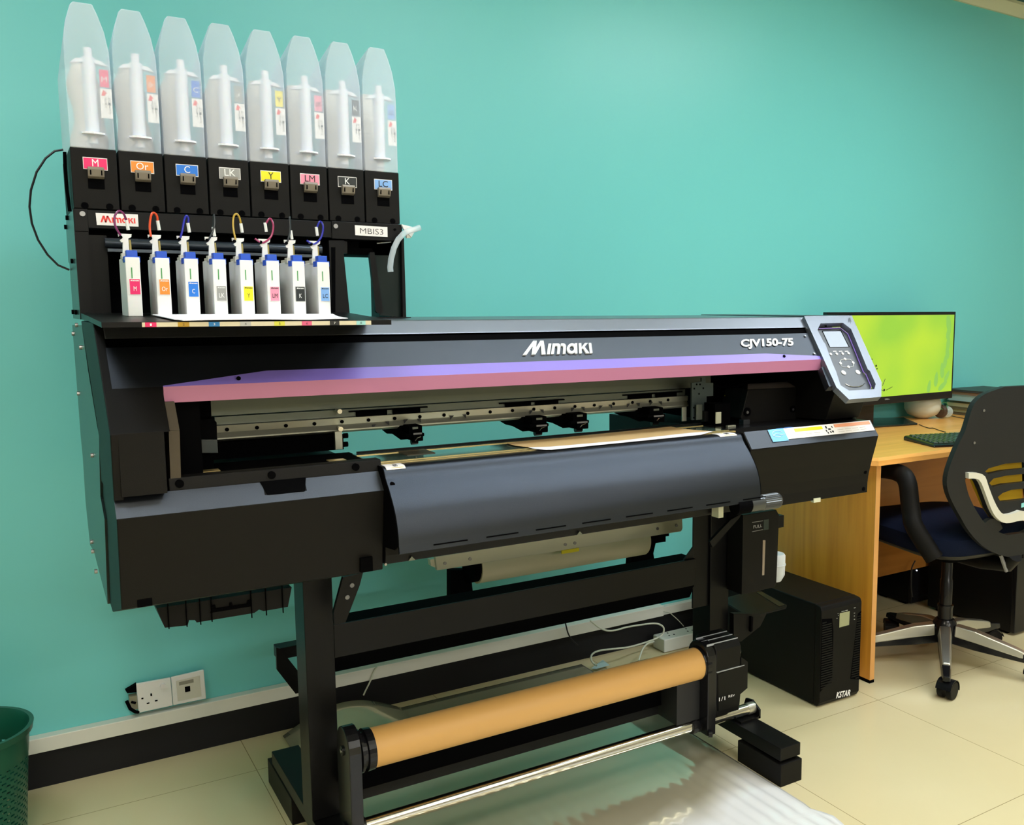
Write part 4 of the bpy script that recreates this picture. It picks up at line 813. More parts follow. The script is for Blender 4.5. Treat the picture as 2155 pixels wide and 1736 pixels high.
# cream roll at the back
ra, rb = ((1.1485, 2.58, 0.5909), (1.7657, 2.58, 0.5863))
zc = 0.5583 + .056
t = thing('media_roll', 'cream media roll hanging behind the printer stand', 'media roll', ((ra[0] + rb[0]) / 2, 2.59, zc))
MB().cyl((ra[0], 2.59, zc), (rb[0], 2.59, zc), .056, 40).build('media', M['cream'], t, smooth=True)
MB().cyl((ra[0] - .022, 2.59, zc), (ra[0] + .001, 2.59, zc), .050, 28).build('roll_hub', M['deep'], t)
MB().cyl((rb[0] - .001, 2.59, zc), (rb[0] + .03, 2.59, zc), .04, 28).build('roll_hub', M['deep'], t)

# take-up: pipe, arms, tan core tube
TY = 2.15; TZ = .143
U = thing('take_up_unit', 'black take-up unit with long polished steel pipe in front of the stand', 'take-up unit', (1.2, TY, 0))
MB().cyl((.60, TY, TZ), (1.895, TY, TZ), .0175, 32).build('steel_pipe', M['chrome'], U, smooth=True)
MB().cyl((1.866, TY, TZ), (1.892, TY, TZ), .0185, 28).build('pipe_strap', M['satin'], U)
b = MB(); b.px([(TY - .03, .1165), (TY - .03, .145), (TY + .005, .165), (TY + .035, .16), (TY + .05, .1165)], 1.892, 1.899); b.box(1.82, 1.899, TY - .03, TY + .05, .1165, .123); b.build('pipe_bracket', M['stl'], U)
b = MB(); b.px([(TY - .02, .1165), (TY - .02, .15), (TY + .02, .15), (TY + .02, .1165)], .58, .60); b.build('pipe_bracket', M['stl'], U)
ax0, ax1 = (0.6029, 0.633)
rz0, rz1 = (0.3398, 0.343)
RZ = (rz0 + rz1) / 2 - .006
def arm(x0, x1, name='take_up_arm'):
    n = 10; pr = [(TY - .050, TZ - .02)] + [(TY + .050 * math.cos(math.pi - a * math.pi / n) * 1., RZ + .052 * math.sin(a * math.pi / n) + .018) for a in range(n + 1)] + [(TY + .050, TZ + .02), (TY + .03, TZ - .02)]
    m = MB(); m.px(pr, x0, x1); return m.build(name, M['gloss'], U, bevel=.002)
a1 = arm(ax0, ax1)
MB().cyl((ax0 - .004, TY, RZ + .012), (ax0 + .001, TY, RZ + .012), .012, 16).build('axle_cap', M['gloss'], a1)
MB().cyl((ax0 - .006, TY, RZ + .012), (ax0 - .003, TY, RZ + .012), .005, 10).build('bolt', M['chrome'], a1)
RC = RZ + .0
t0x, t1x = (0.669, 1.6664)
MB().lathe((ax1, TY, RC), (1, 0, 0), [(0, .035), (.004, .052), (.010, .052), (.012, .044), (.018, .044), (.020, .0515), (t0x - ax1 + .002, .050)], 32).build('core_flange', M['gloss'], U)
bx_ = (1.6713, 1.7021, 1.8108)
MB().lathe((t1x - .002, TY, RC), (1, 0, 0), [(0, .050), (.010, .0515), (.012, .045), (.02, .045), (.022, .053), (bx_[0] - t1x, .053)], 32).build('core_flange', M['gloss'], U)
a2 = arm(bx_[0], bx_[1])
MB().cyl((bx_[0] + .002, TY - .052, TZ - .012), (bx_[0] + .012, TY - .058, TZ - .012), .010, 14).build('clamp_bolt', M['gloss'], a2)
b = MB(); b.px([(TY - .048, RZ - .085), (TY - .048, RZ + .045), (TY - .035, RZ + .064), (TY + .045, RZ + .072), (TY + .06, RZ + .05), (TY + .06, TZ + .03), (TY - .044, TZ + .03)], bx_[1], bx_[2] - .012); gx = b.build('gear_box', M['stl'], U, bevel=.003)
gb2 = [(1.7987, 2.1, 0.3431), (1.8256, 2.1, 0.3223), (1.8254, 2.1, 0.239), (1.7973, 2.1, 0.2258), (1.7942, 2.1, 0.1917), (1.7125, 2.1, 0.192), (1.7089, 2.1, 0.3074), (1.7993, 2.1, 0.3174)]
b = MB(); b.prism(gb2, (0, .04, 0)); b.build('gear_cover', M['stl'], gx)
for (yy_, zz_) in ((TY - .0495, RZ - .020),):
    b = MB(); b.box(bx_[1] + .002, bx_[2], yy_ - .002, yy_ + .002, zz_ - .0012, zz_ + .0012); b.build('ridge', mat('lit_ridge_plastic', (.35, .37, .38), .25), gx)  # ridge paler than the black box, its highlight put into the colour
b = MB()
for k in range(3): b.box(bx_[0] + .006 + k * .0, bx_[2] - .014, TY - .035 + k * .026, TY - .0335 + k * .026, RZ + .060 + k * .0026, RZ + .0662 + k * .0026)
b.build('top_rib', mat('lit_rib_plastic', (.35, .37, .40), .25), gx)  # ribs coloured pale to carry the highlights along the rounded top
MB().cyl((bx_[2] - .012, TY - .01, RZ + .012), (bx_[2] + .012, TY - .01, RZ + .012), .012, 14).build('side_knob', M['gloss'], gx)
q = [(1.7106, 2.096, 0.2253), (1.7344, 2.096, 0.2241), (1.7342, 2.096, 0.2361), (1.7104, 2.096, 0.2372)]
text('direction_mark', '1/1', q, M['wtext'], gx); q = [(1.7472, 2.096, 0.2285), (1.7714, 2.096, 0.2273), (1.7713, 2.096, 0.2334), (1.7471, 2.096, 0.236)]; text('direction_mark', 'REV', q, M['wtext'], gx)
b = MB(); b.px([(TY - .01, TZ + .02), (TY - .01, RZ - .045), (2.235, RZ - .045), (2.235, TZ + .02)], bx_[0] - .085, bx_[0]); b.build('motor_housing', mat('ribbed_black', (.010, .010, .010), .55), U)
for x in (bx_[0] - .018,):
    MB().lathe((x - .012, TY, TZ), (1, 0, 0), [(0, .021), (.002, .024), (.018, .024), (.02, .020), (.028, .020), (.03, .024), (.05, .024), (.052, .02)], 20).build('pipe_clamp', M['gloss'], U)
MB().lathe((ax0 - .004, TY, TZ), (1, 0, 0), [(0, .022), (.05, .022)], 20).build('pipe_clamp', M['gloss'], U)
tb = MB().cyl((t0x, TY, RC), (t1x, TY, RC), .0475, 48).build('core_tube', M['tan'], smooth=True); tag(tb, 'tan cardboard core tube mounted across the take-up unit', 'tube')

# waste ink holder, bottle, tray
wx = [(1.883, 2.2, 0.7542), (2.0219, 2.2, 0.7543), (2.0346, 2.2, 0.734), (2.0283, 2.2, 0.5072), (2.0183, 2.2, 0.4993), (1.8823, 2.2, 0.4974)]
Wt = thing('waste_bottle_holder', 'black waste ink holder marked FULL hanging right of the stand', 'holder', (1.93, 2.2, .5))
hn = wx
b = MB(); b.prism(hn[::-1], (0, .075, 0)); fr2 = b.build('front_plate', M['blk'], Wt, bevel=.0015)
q = [(1.9251, 2.199, 0.7057), (1.9607, 2.199, 0.7064), (1.9605, 2.199, 0.7157), (1.9249, 2.199, 0.7157)]
text('full_mark', 'FULL', q, mat('grey_white_print', (.42, .42, .40), .5), fr2)
b = MB()
for pp_ in [[(1.9204, 2.199, 0.6956), (1.966, 2.199, 0.6965), (1.9659, 2.199, 0.698), (1.9204, 2.199, 0.6971)], [(1.9198, 2.199, 0.7255), (1.9653, 2.199, 0.7251), (1.9653, 2.199, 0.7266), (1.9198, 2.199, 0.727)]]: b.prism(pp_, (0, .0005, 0))
b.build('full_line', mat('line_print', (.3, .3, .28), .5), fr2)
hq = ((1.968, 2.199, 0.6947), (1.9892, 2.199, 0.729))
MB().box(hq[0][0], hq[1][0], 2.1985, 2.2005, hq[0][2], hq[1][2]).build('window_hole', mat('green_black_hole', (.006, .02, .018), .4), fr2, bevel=.003)
sq = [(1.9655, 2.199, 0.5475), (1.9745, 2.199, 0.5476), (1.9768, 2.199, 0.661), (1.9658, 2.199, 0.6625)]
b = MB(); b.prism(sq[::-1], (0, .001, 0)); b.build('level_slit', mat('pale_slit', (.28, .22, .16), .5), fr2)
MB().box(2.0668, 2.092, 2.24, 2.27, 0.6807, 0.7207).build('side_clip', M['stl'], Wt)
bt = ((2.1, 2.28, 0.4717), (2.1276, 2.28, 0.5609))
wb = MB().lathe((2.1754 - .036, 2.33, bt[0][2] - .002), (0, 0, 1), [(0, .022), (.022, .034), (.055, .035), (.056, .037), (.06, .037), (.061, .035), (bt[1][2] - bt[0][2], .035), (bt[1][2] - bt[0][2] + .006, .031)], 28).build('waste_bottle', M['bottle'], smooth=True)
tag(wb, 'translucent white waste bottle behind the black holder', 'bottle')
ty = [(2.0323, 2.4503, 0.375), (2.0042, 2.3117, 0.375), (2.0103, 2.3019, 0.375), (2.174, 2.3081, 0.375), (2.1946, 2.3255, 0.375), (2.2272, 2.5005, 0.375), (2.1725, 2.5158, 0.375), (2.0834, 2.5071, 0.375)]
b = MB(); b.prism(ty[::-1], (0, 0, -.006)); b.build('drip_tray', M['stl'], Wt, bevel=.001)
e1, e2 = ((2.1993, 2.4895, 0.3755), (2.2204, 2.4826, 0.3755)); e3, e4 = ((2.188, 2.328, 0.3755), (2.1573, 2.3233, 0.3755))
b = MB(); b.prism([e1, e2, e3, e4], (0, 0, .001)); b.build('tray_ridge', M['side'], Wt)
b = MB(); b.prism([(1.8924, 2.25, 0.4195), (2.0329, 2.25, 0.3936), (2.0068, 2.25, 0.3564), (1.9262, 2.25, 0.3208), (1.8942, 2.25, 0.324)], (0, .02, 0)); b.build('tray_bracket', M['blk'], Wt)
b = MB(); b.prism([(1.9583, 2.24, 0.4006), (1.9664, 2.24, 0.3991), (1.9654, 2.24, 0.3513), (1.9574, 2.24, 0.3496)], (0, .01, 0)); b.build('bracket_groove', M['deep'], Wt)

# ------------------------------------------------------------------ glossy sheet on the floor
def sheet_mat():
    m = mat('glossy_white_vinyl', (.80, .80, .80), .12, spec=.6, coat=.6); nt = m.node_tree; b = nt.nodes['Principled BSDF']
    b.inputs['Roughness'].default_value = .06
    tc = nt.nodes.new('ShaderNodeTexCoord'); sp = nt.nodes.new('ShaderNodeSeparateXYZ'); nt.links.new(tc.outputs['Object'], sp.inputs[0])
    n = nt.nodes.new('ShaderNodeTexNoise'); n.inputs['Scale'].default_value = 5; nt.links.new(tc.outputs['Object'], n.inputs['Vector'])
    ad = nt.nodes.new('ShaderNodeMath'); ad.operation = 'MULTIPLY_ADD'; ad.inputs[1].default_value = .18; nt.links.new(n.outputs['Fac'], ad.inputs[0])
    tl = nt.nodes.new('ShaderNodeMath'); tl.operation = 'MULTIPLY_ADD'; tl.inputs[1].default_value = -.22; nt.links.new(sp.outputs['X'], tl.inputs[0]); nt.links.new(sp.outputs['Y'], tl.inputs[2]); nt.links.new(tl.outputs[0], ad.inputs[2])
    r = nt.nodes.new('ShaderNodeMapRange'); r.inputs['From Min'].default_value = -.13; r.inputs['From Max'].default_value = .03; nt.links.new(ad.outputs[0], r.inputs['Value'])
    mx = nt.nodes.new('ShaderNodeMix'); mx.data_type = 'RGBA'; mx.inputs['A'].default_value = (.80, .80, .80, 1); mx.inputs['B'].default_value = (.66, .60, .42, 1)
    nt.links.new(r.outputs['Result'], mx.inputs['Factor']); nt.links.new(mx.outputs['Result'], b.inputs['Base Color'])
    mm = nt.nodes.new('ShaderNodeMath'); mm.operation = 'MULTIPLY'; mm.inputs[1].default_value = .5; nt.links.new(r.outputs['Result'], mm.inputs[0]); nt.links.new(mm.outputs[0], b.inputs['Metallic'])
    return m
fb = MB(); NX, NY = 150, 60
xa0, xa1 = .665, 1.80
rows = []
for j in range(NY + 1):
    v = j / NY; y = 3.06 - v * (3.06 - 1.05); r_ = []
    for i in range(NX + 1):
        u = i / NX; xr = xa1 + .02 * math.sin(y * 4.) * 0
        if y < 1.80: xr = 1.795 + (1.80 - y) * .10 + .012 * math.sin(y * 30)
        x = xa0 + (xr - xa0) * u
        amp = .0028 * max(0, min(1, (2.30 - y) / .5)); z = .0035 + amp * (1 + math.sin(x * 2 * math.pi / .043 + math.sin(y * 6) * .8)) * (.55 + .45 * math.sin(x * 7 + 1))
        if y > 2.90: z += (y - 2.90) * .42 * max(0., math.sin(min(1., (x - xa0) / .40) * math.pi)) + .001
        if y < 1.8 and u > .9: z += (u - .9) * .06 * (1.8 - y)
        r_.append((x, y, z))
    rows.append(r_)
fb.loft(rows, caps=False, close=False)
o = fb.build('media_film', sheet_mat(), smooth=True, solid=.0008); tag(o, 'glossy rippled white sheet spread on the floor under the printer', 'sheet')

# ------------------------------------------------------------------ UPS box
ux0, ux1, uy0, uy1, uz = 2.2935, 2.4935, 2.257, 2.86, .3705
t = thing('ups_unit', 'black floor-standing battery backup unit left of the wooden desk', 'power supply', (2.39, 2.55, 0))
MB().box(ux0, ux1, uy0 + .03, uy1, .004, uz).build('case', M['blk'], t, bevel=.004)
fcs = MB().px([(uy0, .02), (uy0, uz - .018), (uy0 + .006, uz - .004), (uy0 + .03, uz), (uy0 + .03, .004), (uy0 + .010, .004)], ux0, ux1).build('front_panel', M['blk'], t, bevel=.004)
w_ = ux1 - ux0
for sgn in (0, 1):
    n = 28
    for k in range(n):
        z = .07 + k * .0088; f_ = (z - .07) / .25
        ww = w_ * (.31 - .05 * abs(f_ - .25) * 2) if sgn == 0 else w_ * (.10 + .13 * (1 - f_))
        if k in (0, n - 1): ww *= .5
        xa_, xb_ = (ux0 + .004, ux0 + ww) if sgn == 0 else (ux1 - ww, ux1 - .004)
        MB().box(xa_, xb_, uy0 - .0015, uy0 + .002, z, z + .0042).build('vent_rib', M['gloss'] if 0 else M['stl'], fcs)
        if sgn == 1 and k == n - 1: pass
b = MB(); b.prism([(ux0 + .002, uy0 - .0004, .06), (ux0 + w_ * .30, uy0 - .0004, .10), (ux0 + w_ * .30, uy0 - .0004, .27), (ux0 + w_ * .26, uy0 - .0004, .318), (ux0 + .002, uy0 - .0004, .325)], (0, .0004, 0)); b.build('vent_field', M['deep'], fcs)
b = MB(); b.prism([(ux1 - .002, uy0 - .0004, .062), (ux1 - w_ * .24, uy0 - .0004, .075), (ux1 - w_ * .10, uy0 - .0004, .31), (ux1 - .002, uy0 - .0004, .32)], (0, .0004, 0)); b.build('vent_field', M['deep'], fcs)
q = [(2.3811, 2.2565, 0.2785), (2.4297, 2.2565, 0.2788), (2.4312, 2.2565, 0.3291), (2.3814, 2.2565, 0.3304)]
plate('display', q, mat('olive_lcd', (.30, .31, .17), .2, coat=.4), fcs, t=.0008)['label'] = 'small olive-grey display'
q = [(2.3746, 2.2565, 0.0186), (2.4453, 2.2565, 0.0134), (2.4493, 2.2565, 0.0356), (2.3772, 2.2565, 0.0417)]
text('maker_name', 'KSTAR', q, M['wtext'], fcs, t=.0008, bold=.03, shear=.15)
b = MB()
for u_ in [[(2.3907, 2.2565, 0.3335), (2.4073, 2.2565, 0.3329), (2.4072, 2.2565, 0.335), (2.3906, 2.2565, 0.3356)], [(2.4096, 2.2565, 0.3335), (2.4215, 2.2565, 0.3331), (2.4214, 2.2565, 0.3352), (2.4095, 2.2565, 0.3356)], [(2.4525, 2.2565, 0.3353), (2.4621, 2.2565, 0.335), (2.462, 2.2565, 0.3371), (2.4524, 2.2565, 0.3374)], [(2.4533, 2.2565, 0.316), (2.4593, 2.2565, 0.3157), (2.4592, 2.2565, 0.3178), (2.4532, 2.2565, 0.3181)], [(2.4537, 2.2565, 0.3054), (2.4586, 2.2565, 0.3052), (2.4585, 2.2565, 0.3073), (2.4536, 2.2565, 0.3075)], [(2.4543, 2.2565, 0.293), (2.4603, 2.2565, 0.2928), (2.4602, 2.2565, 0.2949), (2.4542, 2.2565, 0.2952)], [(2.3669, 2.2565, 0.3129), (2.3716, 2.2565, 0.3127), (2.3715, 2.2565, 0.3148), (2.3668, 2.2565, 0.3149)], [(2.3721, 2.2565, 0.3291), (2.3756, 2.2565, 0.329), (2.3755, 2.2565, 0.3311), (2.372, 2.2565, 0.3312)], [(2.3747, 2.2565, 0.3218), (2.3782, 2.2565, 0.3216), (2.3782, 2.2565, 0.3237), (2.3746, 2.2565, 0.3238)]]: b.prism(u_, (0, .0004, 0))
b.build('indicator_print', mat('faint_print', (.4, .42, .38), .5), fcs)

# ------------------------------------------------------------------ desk
DZ = 0.859
Dk = thing('desk', 'honey-coloured laminate office desk against the teal wall', 'desk', (3.4, 2.7, 0))
lx0, lx1, ly = 2.6116, 2.6345, 2.315
MB().box(lx0, lx1, ly + .001, 3.10, .012, DZ - .028).build('end_panel', M['woodv'], Dk)
MB().box(lx0, lx1 + .0006, ly - .001, ly + .001, .012, DZ - .028).build('edge_band', M['edge'], Dk)
MB().box(lx0 - .001, lx1 + .001, ly - .001, ly + .10, 0, .0125).build('desk_foot', M['deep'], Dk)
fcx = 2.5872
cl = (2.5839, 2.32, 0.8597)
tp = [(fcx, 2.285), (4.9, 2.285), (4.9, 3.115), (2.545, 3.115), (2.545, cl[1] + .02), (2.5655, cl[1] - .008)]
b = MB(); rg = lambda z, ins: [(x + (ins if x < 3 else -ins), y + (ins if y < 2.7 else 0), z) for x, y in tp]
b.loft([rg(DZ - .028, 0), rg(DZ - .010, 0), rg(DZ, .010)]); b.build('desk_top', M['wood'], Dk)
MB().box(lx1, 4.85, 2.80, 2.818, .196, DZ - .028).build('modesty_panel', wood('shaded_beech_laminate', (.40, .17, .03), (.31, .12, .02), axis=0), Dk)  # darker copy of the beech, shade under the desk put into the colour
MB().box(4.80, 4.82, ly, 3.10, .012, DZ - .028).build('end_panel', M['woodv'], Dk)

# ------------------------------------------------------------------ monitor
def mon(u, v): pass
mq = [(2.9213, 2.87, 0.9648), (3.7863, 2.905, 0.9628), (3.8156, 2.905, 1.3797), (2.9063, 2.87, 1.3749)]
zt_, zb_ = 1.3773, 0.9632
mx0, mx1 = (2.9063, 3.8)
my0, my1 = 2.87, 2.87 + (mx1 - mx0) * .045
Mo = thing('computer_monitor', 'thin black monitor showing a bright green leaf wallpaper on the desk', 'monitor', ((mx0 + mx1) / 2, 2.9, DZ))
fm = lambda x, o=0.: (my0 + (my1 - my0) * (x - mx0) / (mx1 - mx0) + o)
b = MB(); b.prism([(mx0, fm(mx0), zb_), (mx1, fm(mx1), zb_), (mx1, fm(mx1), zt_), (mx0, fm(mx0), zt_)], (.0, .028, 0)); b.build('monitor_case', M['gloss'], Mo, bevel=.002)
bz = .018
sq = [(mx0 + bz * .5, fm(mx0, -.0004), zb_ + .034), (mx1 - .012, fm(mx1 - .02, -.0004), zb_ + .034), (mx1 - .012, fm(mx1 - .02, -.0004), zt_ - .014), (mx0 + bz * .5, fm(mx0, -.0004), zt_ - .014)]
def screen_mat():
    m = bpy.data.materials.new('green_wallpaper_screen'); m.use_nodes = True; nt = m.node_tree; b = nt.nodes['Principled BSDF']
    tc = nt.nodes.new('ShaderNodeTexCoord'); n = nt.nodes.new('ShaderNodeTexNoise'); n.inputs['Scale'].default_value = 3.2; n.inputs['Detail'].default_value = 1
    nt.links.new(tc.outputs['Object'], n.inputs['Vector']); r = nt.nodes.new('ShaderNodeValToRGB')
    r.color_ramp.elements[0].position = .35; r.color_ramp.elements[0].color = (.36, .72, .045, 1); r.color_ramp.elements[1].position = .62; r.color_ramp.elements[1].color = (.56, .84, .035, 1)
    nt.links.new(n.outputs['Fac'], r.inputs['Fac']); b.inputs['Base Color'].default_value = (.02, .02, .02, 1); b.inputs['Roughness'].default_value = .3
    nt.links.new(r.outputs['Color'], b.inputs['Emission Color']); b.inputs['Emission Strength'].default_value = .92; return m
sc = plate('screen', sq, screen_mat(), Mo, t=.0004); sc['label'] = 'bright lime green wallpaper with leaves'
f = qmap(sq, .0008)
LM = mat('leaf_image', (.02, .02, .02), .4, emit=(.30, .66, .10), estr=.9)
b = MB()
for cx, cy, a, L in ((.95, .90, 100, .10), (.955, .78, 75, .085), (.955, .64, 85, .08), (.95, .52, 95, .08), (.935, .40, 80, .08), (.91, .28, 95, .085), (.955, .20, 60, .07), (.86, .17, 85, .08), (.92, .08, 35, .08), (.80, .08, 80, .07)):
    ca, sa = math.cos(math.radians(a)), math.sin(math.radians(a)); pts = []
    for k in range(16):
        th = 2 * math.pi * k / 16; L2 = L * 1.22; px_, py_ = L2 * math.cos(th), L * .44 * math.sin(th) * (1 - .25 * math.cos(th))
        pts.append(f(min(.995, cx + (px_ * ca - py_ * sa) * .47), min(.99, max(.01, cy + px_ * sa + py_ * ca))))
    b.face(pts)
b.build('leaf_picture', LM, sc)
b = MB(); DKM = mat('insect_image', (.01, .01, .01), .5)
def blob(u, v, r, ry=None): b.face([f(u + r * .47 * math.cos(2 * math.pi * k / 10), v + (ry or r) * math.sin(2 * math.pi * k / 10)) for k in range(10)])
for u_ in [((3.1991, 2.885, 1.1694), 0.008), ((3.2281, 2.885, 1.1389), 0.014), ((3.2348, 2.885, 1.1259), 0.01), ((3.2891, 2.885, 1.0274), 0.016)]:
    U_ = (u_[0][0] - sq[0][0]) / (sq[1][0] - sq[0][0]); V_ = (u_[0][2] - sq[0][2]) / (sq[3][2] - sq[0][2]); blob(U_, V_, u_[1])
for aa in [[(3.2726, 2.885, 1.0475), (3.2897, 2.885, 1.079)], [(3.2753, 2.885, 1.056), (3.2841, 2.885, 1.0663)], [(3.2985, 2.885, 1.027), (3.3388, 2.885, 1.0402)], [(3.2672, 2.885, 1.0306), (3.2799, 2.885, 1.0236)]]:
    b.tube([V(p) + V((0, -.003, 0)) for p in aa], .0012, 5)
b.build('picture_detail', DKM, sc)
q = [(3.2989, 2.8765, 0.9824), (3.3303, 2.8765, 0.9828), (3.3285, 2.8765, 0.9883), (3.297, 2.8765, 0.9878)]
text('maker_name', 'DELL', [(p[0], fm(p[0], -.0008), p[2]) for p in q], M['silver'], Mo)
MB().prism([((mx0 + mx1) / 2 - .20, 2.92, DZ + .004), ((mx0 + mx1) / 2 - .09, 2.92, DZ + .004), ((mx0 + mx1) / 2 - .09, 2.92, zt_ - .15), ((mx0 + mx1) / 2 - .20, 2.92, zt_ - .15)], (0, .03, 0)).build('stand_neck', M['gloss'], Mo)
sb = [(3.284, 2.9179, 0.86), (3.5037, 2.8685, 0.86), (3.6557, 3.0487, 0.86), (3.5388, 3.1249, 0.86)]
b = MB(); bb = [(3.2175, 2.8863, 0.868), (3.4803, 2.8495, 0.868), (3.6135, 3.0425, 0.868), (3.4537, 3.0999, 0.868)]
b.prism(bb, (0, 0, -.008)); b.build('stand_base', mat('teal_black_stand', (.006, .014, .014), .2, spec=.7), Mo, bevel=.002)

# white rounded device behind the monitor
wd = (3.7201, 3.187, 0.859)
wz = 0.956
t = thing('desk_speaker', 'rounded off-white plastic speaker standing under the monitor', 'speaker', (wd[0], min(wd[1], 3.02), DZ))
sc_ = 0.086
MB().lathe((wd[0], min(wd[1], 3.02), DZ + .001), (0, 0, 1), [(0, .028), (.004, .035), (.02, sc_ * .82), (.045, sc_), (.075, sc_ * 1.02), (.11, sc_ * .9), (.13, sc_ * .6), (.137, .01)], 32).build('shell', mat('offwhite_plastic', (.55, .56, .45), .4), t, smooth=True)
MB().tube([(wd[0] + sc_ * .80 * math.sin(a), min(wd[1], 3.02) - sc_ * .93 * math.cos(a), DZ + .030 + .010 * math.cos(a * 1.5)) for a in [k * .1 - .8 for k in range(17)]], .0012, 6).build('seam', M['grey'], t)

# ------------------------------------------------------------------ pile of flat books and folders
def dpt(u, v): pass
bkx0 = 3.9884
cols = [((.10, .075, .03), 'thin dark brown folder at the bottom of the stack', 0.010), ((.42, .36, .17), 'cream paper-bound book above the bottom folder of the stack', .012), ((.14, .11, .04), 'olive brown folder low in the stack', .009), ((.50, .44, .24), 'thick cream book in the middle of the stack', .016),
        ((.20, .17, .07), 'khaki folder under the grey file in the stack', .010), ((.22, .33, .31), 'grey-green file, thickest of the stack', .026), ((.30, .16, .08), 'reddish brown book just below the top of the stack', .012), ((.03, .03, .025), 'black folder topmost of the stack by the monitor', .009)]
z = DZ + .0006
for i, (c, l, h) in enumerate(cols):
    h *= 1.2; dx = [0, .01, .004, .012, .02, -.01, -.004, -.012][i]
    x0, y0 = bkx0 + dx, 2.86 + [0, .01, .0, .012, .004, -.012, 0, -.004][i]
    t = thing('folder' if 'folder' in l or 'file' in l else 'book', l, 'folder' if 'folder' in l or 'file' in l else 'book', (x0 + .15, y0 + .11, z), 'flat stack right of the monitor')
    MB().box(x0 + .004, x0 + .30, y0 + .004, y0 + .225, z + .0015, z + h - .0015).build('pages', mat('page_block', tuple(min(1, k * 1.2 + .05) for k in c), .7), t)
    b = MB(); b.box(x0, x0 + .305, y0, y0 + .23, z, z + .0015); b.box(x0, x0 + .305, y0, y0 + .23, z + h - .0015, z + h); b.build('cover', mat('book_cover', c, .5), t)
    z += h + .0004

# glass ornament beside the stack
gp_ = (3.8204, 2.96, 0.9238)
t = thing('glass_ornament', 'small clear glass ball with a green loop beside the stack of folders', 'ornament', (gp_[0], gp_[1], DZ))
MB().sphere((gp_[0] + .01, gp_[1], DZ + .030), .028, 14).build('glass_ball', M['clearglass'], t, smooth=True)
MB().tube([(gp_[0] - .03 + .028 * math.cos(a * .45), gp_[1] - .01, DZ + .062 + .018 * math.sin(a * .45)) for a in range(15)], .0022, 6).build('green_loop', mat('green_loop_cord', (.06, .30, .10), .4), t)
MB().lathe((gp_[0] - .045, gp_[1], DZ + .036), (1, .3, 0), [(0, .024), (.004, .034), (.014, .034), (.018, .026)], 18).build('brown_cap', mat('brown_cap_plastic', (.06, .035, .02), .3), t)

# ------------------------------------------------------------------ keyboard
def dk(u, v): pass
kc = [(3.037, 2.5553, 0.859), (2.9661, 2.3448, 0.859), (3.0886, 2.3095, 0.859), (3.1542, 2.6146, 0.859)]
kA, kB = V(kc[0]), V(kc[1]); kB2 = V(kc[2]); lng = (kB2 - kB).normalized(); 
sh_ = (kA - kB); sh_ = sh_ - lng * sh_.dot(lng) * .5; KL = .44; KW = V(kA - kB)
t = thing('keyboard', 'black computer keyboard lying on the desk before the monitor', 'keyboard', tuple(kB + lng * .2))
o0 = kB; e1 = lng * KL; e2 = KW; up = V((0, 0, 1))
b = MB(); hgt = lambda s_: .014 + .006 * s_
b.loft([[o0, o0 + e1, o0 + e1 + e2, o0 + e2], [o0 + up * .008, o0 + e1 + up * .008, o0 + e1 + e2 + up * .014, o0 + e2 + up * .014], [o0 + e2 * .05 + e1 * .01 + up * .012, o0 + e1 * .99 + e2 * .05 + up * .012, o0 + e1 * .99 + e2 * .96 + up * .020, o0 + e2 * .96 + e1 * .01 + up * .020]])
b.build('keyboard_body', M['gloss'], t, bevel=.003)
KM = mat('green_black_keycap', (.015, .035, .022), .3)
for r_ in range(6):
    b = MB()
    for c_ in range(18):
        a0 = .03 + c_ * .053; g = lambda s_, v_, h: o0 + e1 * s_ + e2 * v_ + up * (.0125 + .0075 * v_ + h)
        v0 = .10 + r_ * .14; s0, s1 = a0, a0 + .045; v1 = v0 + .115
        b.loft([[g(s0, v0, 0), g(s1, v0, 0), g(s1, v1, 0), g(s0, v1, 0)], [g(s0 + .006, v0 + .02, .006), g(s1 - .006, v0 + .02, .006), g(s1 - .006, v1 - .02, .006), g(s0 + .006, v1 - .02, .006)]])
    b.build('key_row', KM, t)

# cables on the desk
def desk_cable(name, pts, r, m, label):
    o = MB().tube(spline(pts, 5), r, 8).build(name, m, smooth=True); tag(o, label, 'cable'); return o
desk_cable('cable', [(3.8302, 3.2169, 0.8615), (3.8799, 3.1975, 0.8615), (3.9326, 3.1502, 0.8615), (3.9403, 3.0679, 0.8615), (3.8863, 2.9548, 0.8615), (3.8571, 2.8558, 0.8615)], .0018, M['cable_b'], 'thin black cable running across the back of the desk')
desk_cable('cable', [(3.4923, 2.851, 0.8615), (3.4422, 2.7804, 0.8615), (3.4209, 2.7343, 0.8615), (3.4351, 2.725, 0.8615), (3.4008, 2.6695, 0.8615), (3.368, 2.6061, 0.8615)], .0018, M['cable_b'], 'thin black cable from the monitor base to the keyboard')

# ------------------------------------------------------------------ computer towers under the desk
def tower(x0, x1, y0, y1, h, label):
    t = thing('computer_tower', label, 'computer', ((x0 + x1) / 2, (y0 + y1) / 2, 0))
    MB().box(x0, x1, y0 + .02, y1, .012, h).build('case', M['stl'], t, bevel=.003)
    fp_ = MB().box(x0, x1, y0, y0 + .02, .012, h).build('front_bezel', M['gloss'], t, bevel=.003)
    MB().box(x0 + .03, x1 - .03, y0 - .002, y0, h - .09, h - .055).build('drive_cover', M['blk'], fp_)
    for yy in (y0 + .04, y1 - .08): MB().box(x0 + .01, x1 - .01, yy, yy + .04, 0, .012).build('foot', M['deep'], t)
    return t, fp_
tower(3.512, 3.70, 2.325, 2.78, .43, 'black computer tower under the right part of the desk')
t, fp_ = tower(3.47, 3.60, 2.84, 3.08, .30, 'low black computer box with a tiny white light behind the chair')
q = (3.6135, 2.835, 0.1237)
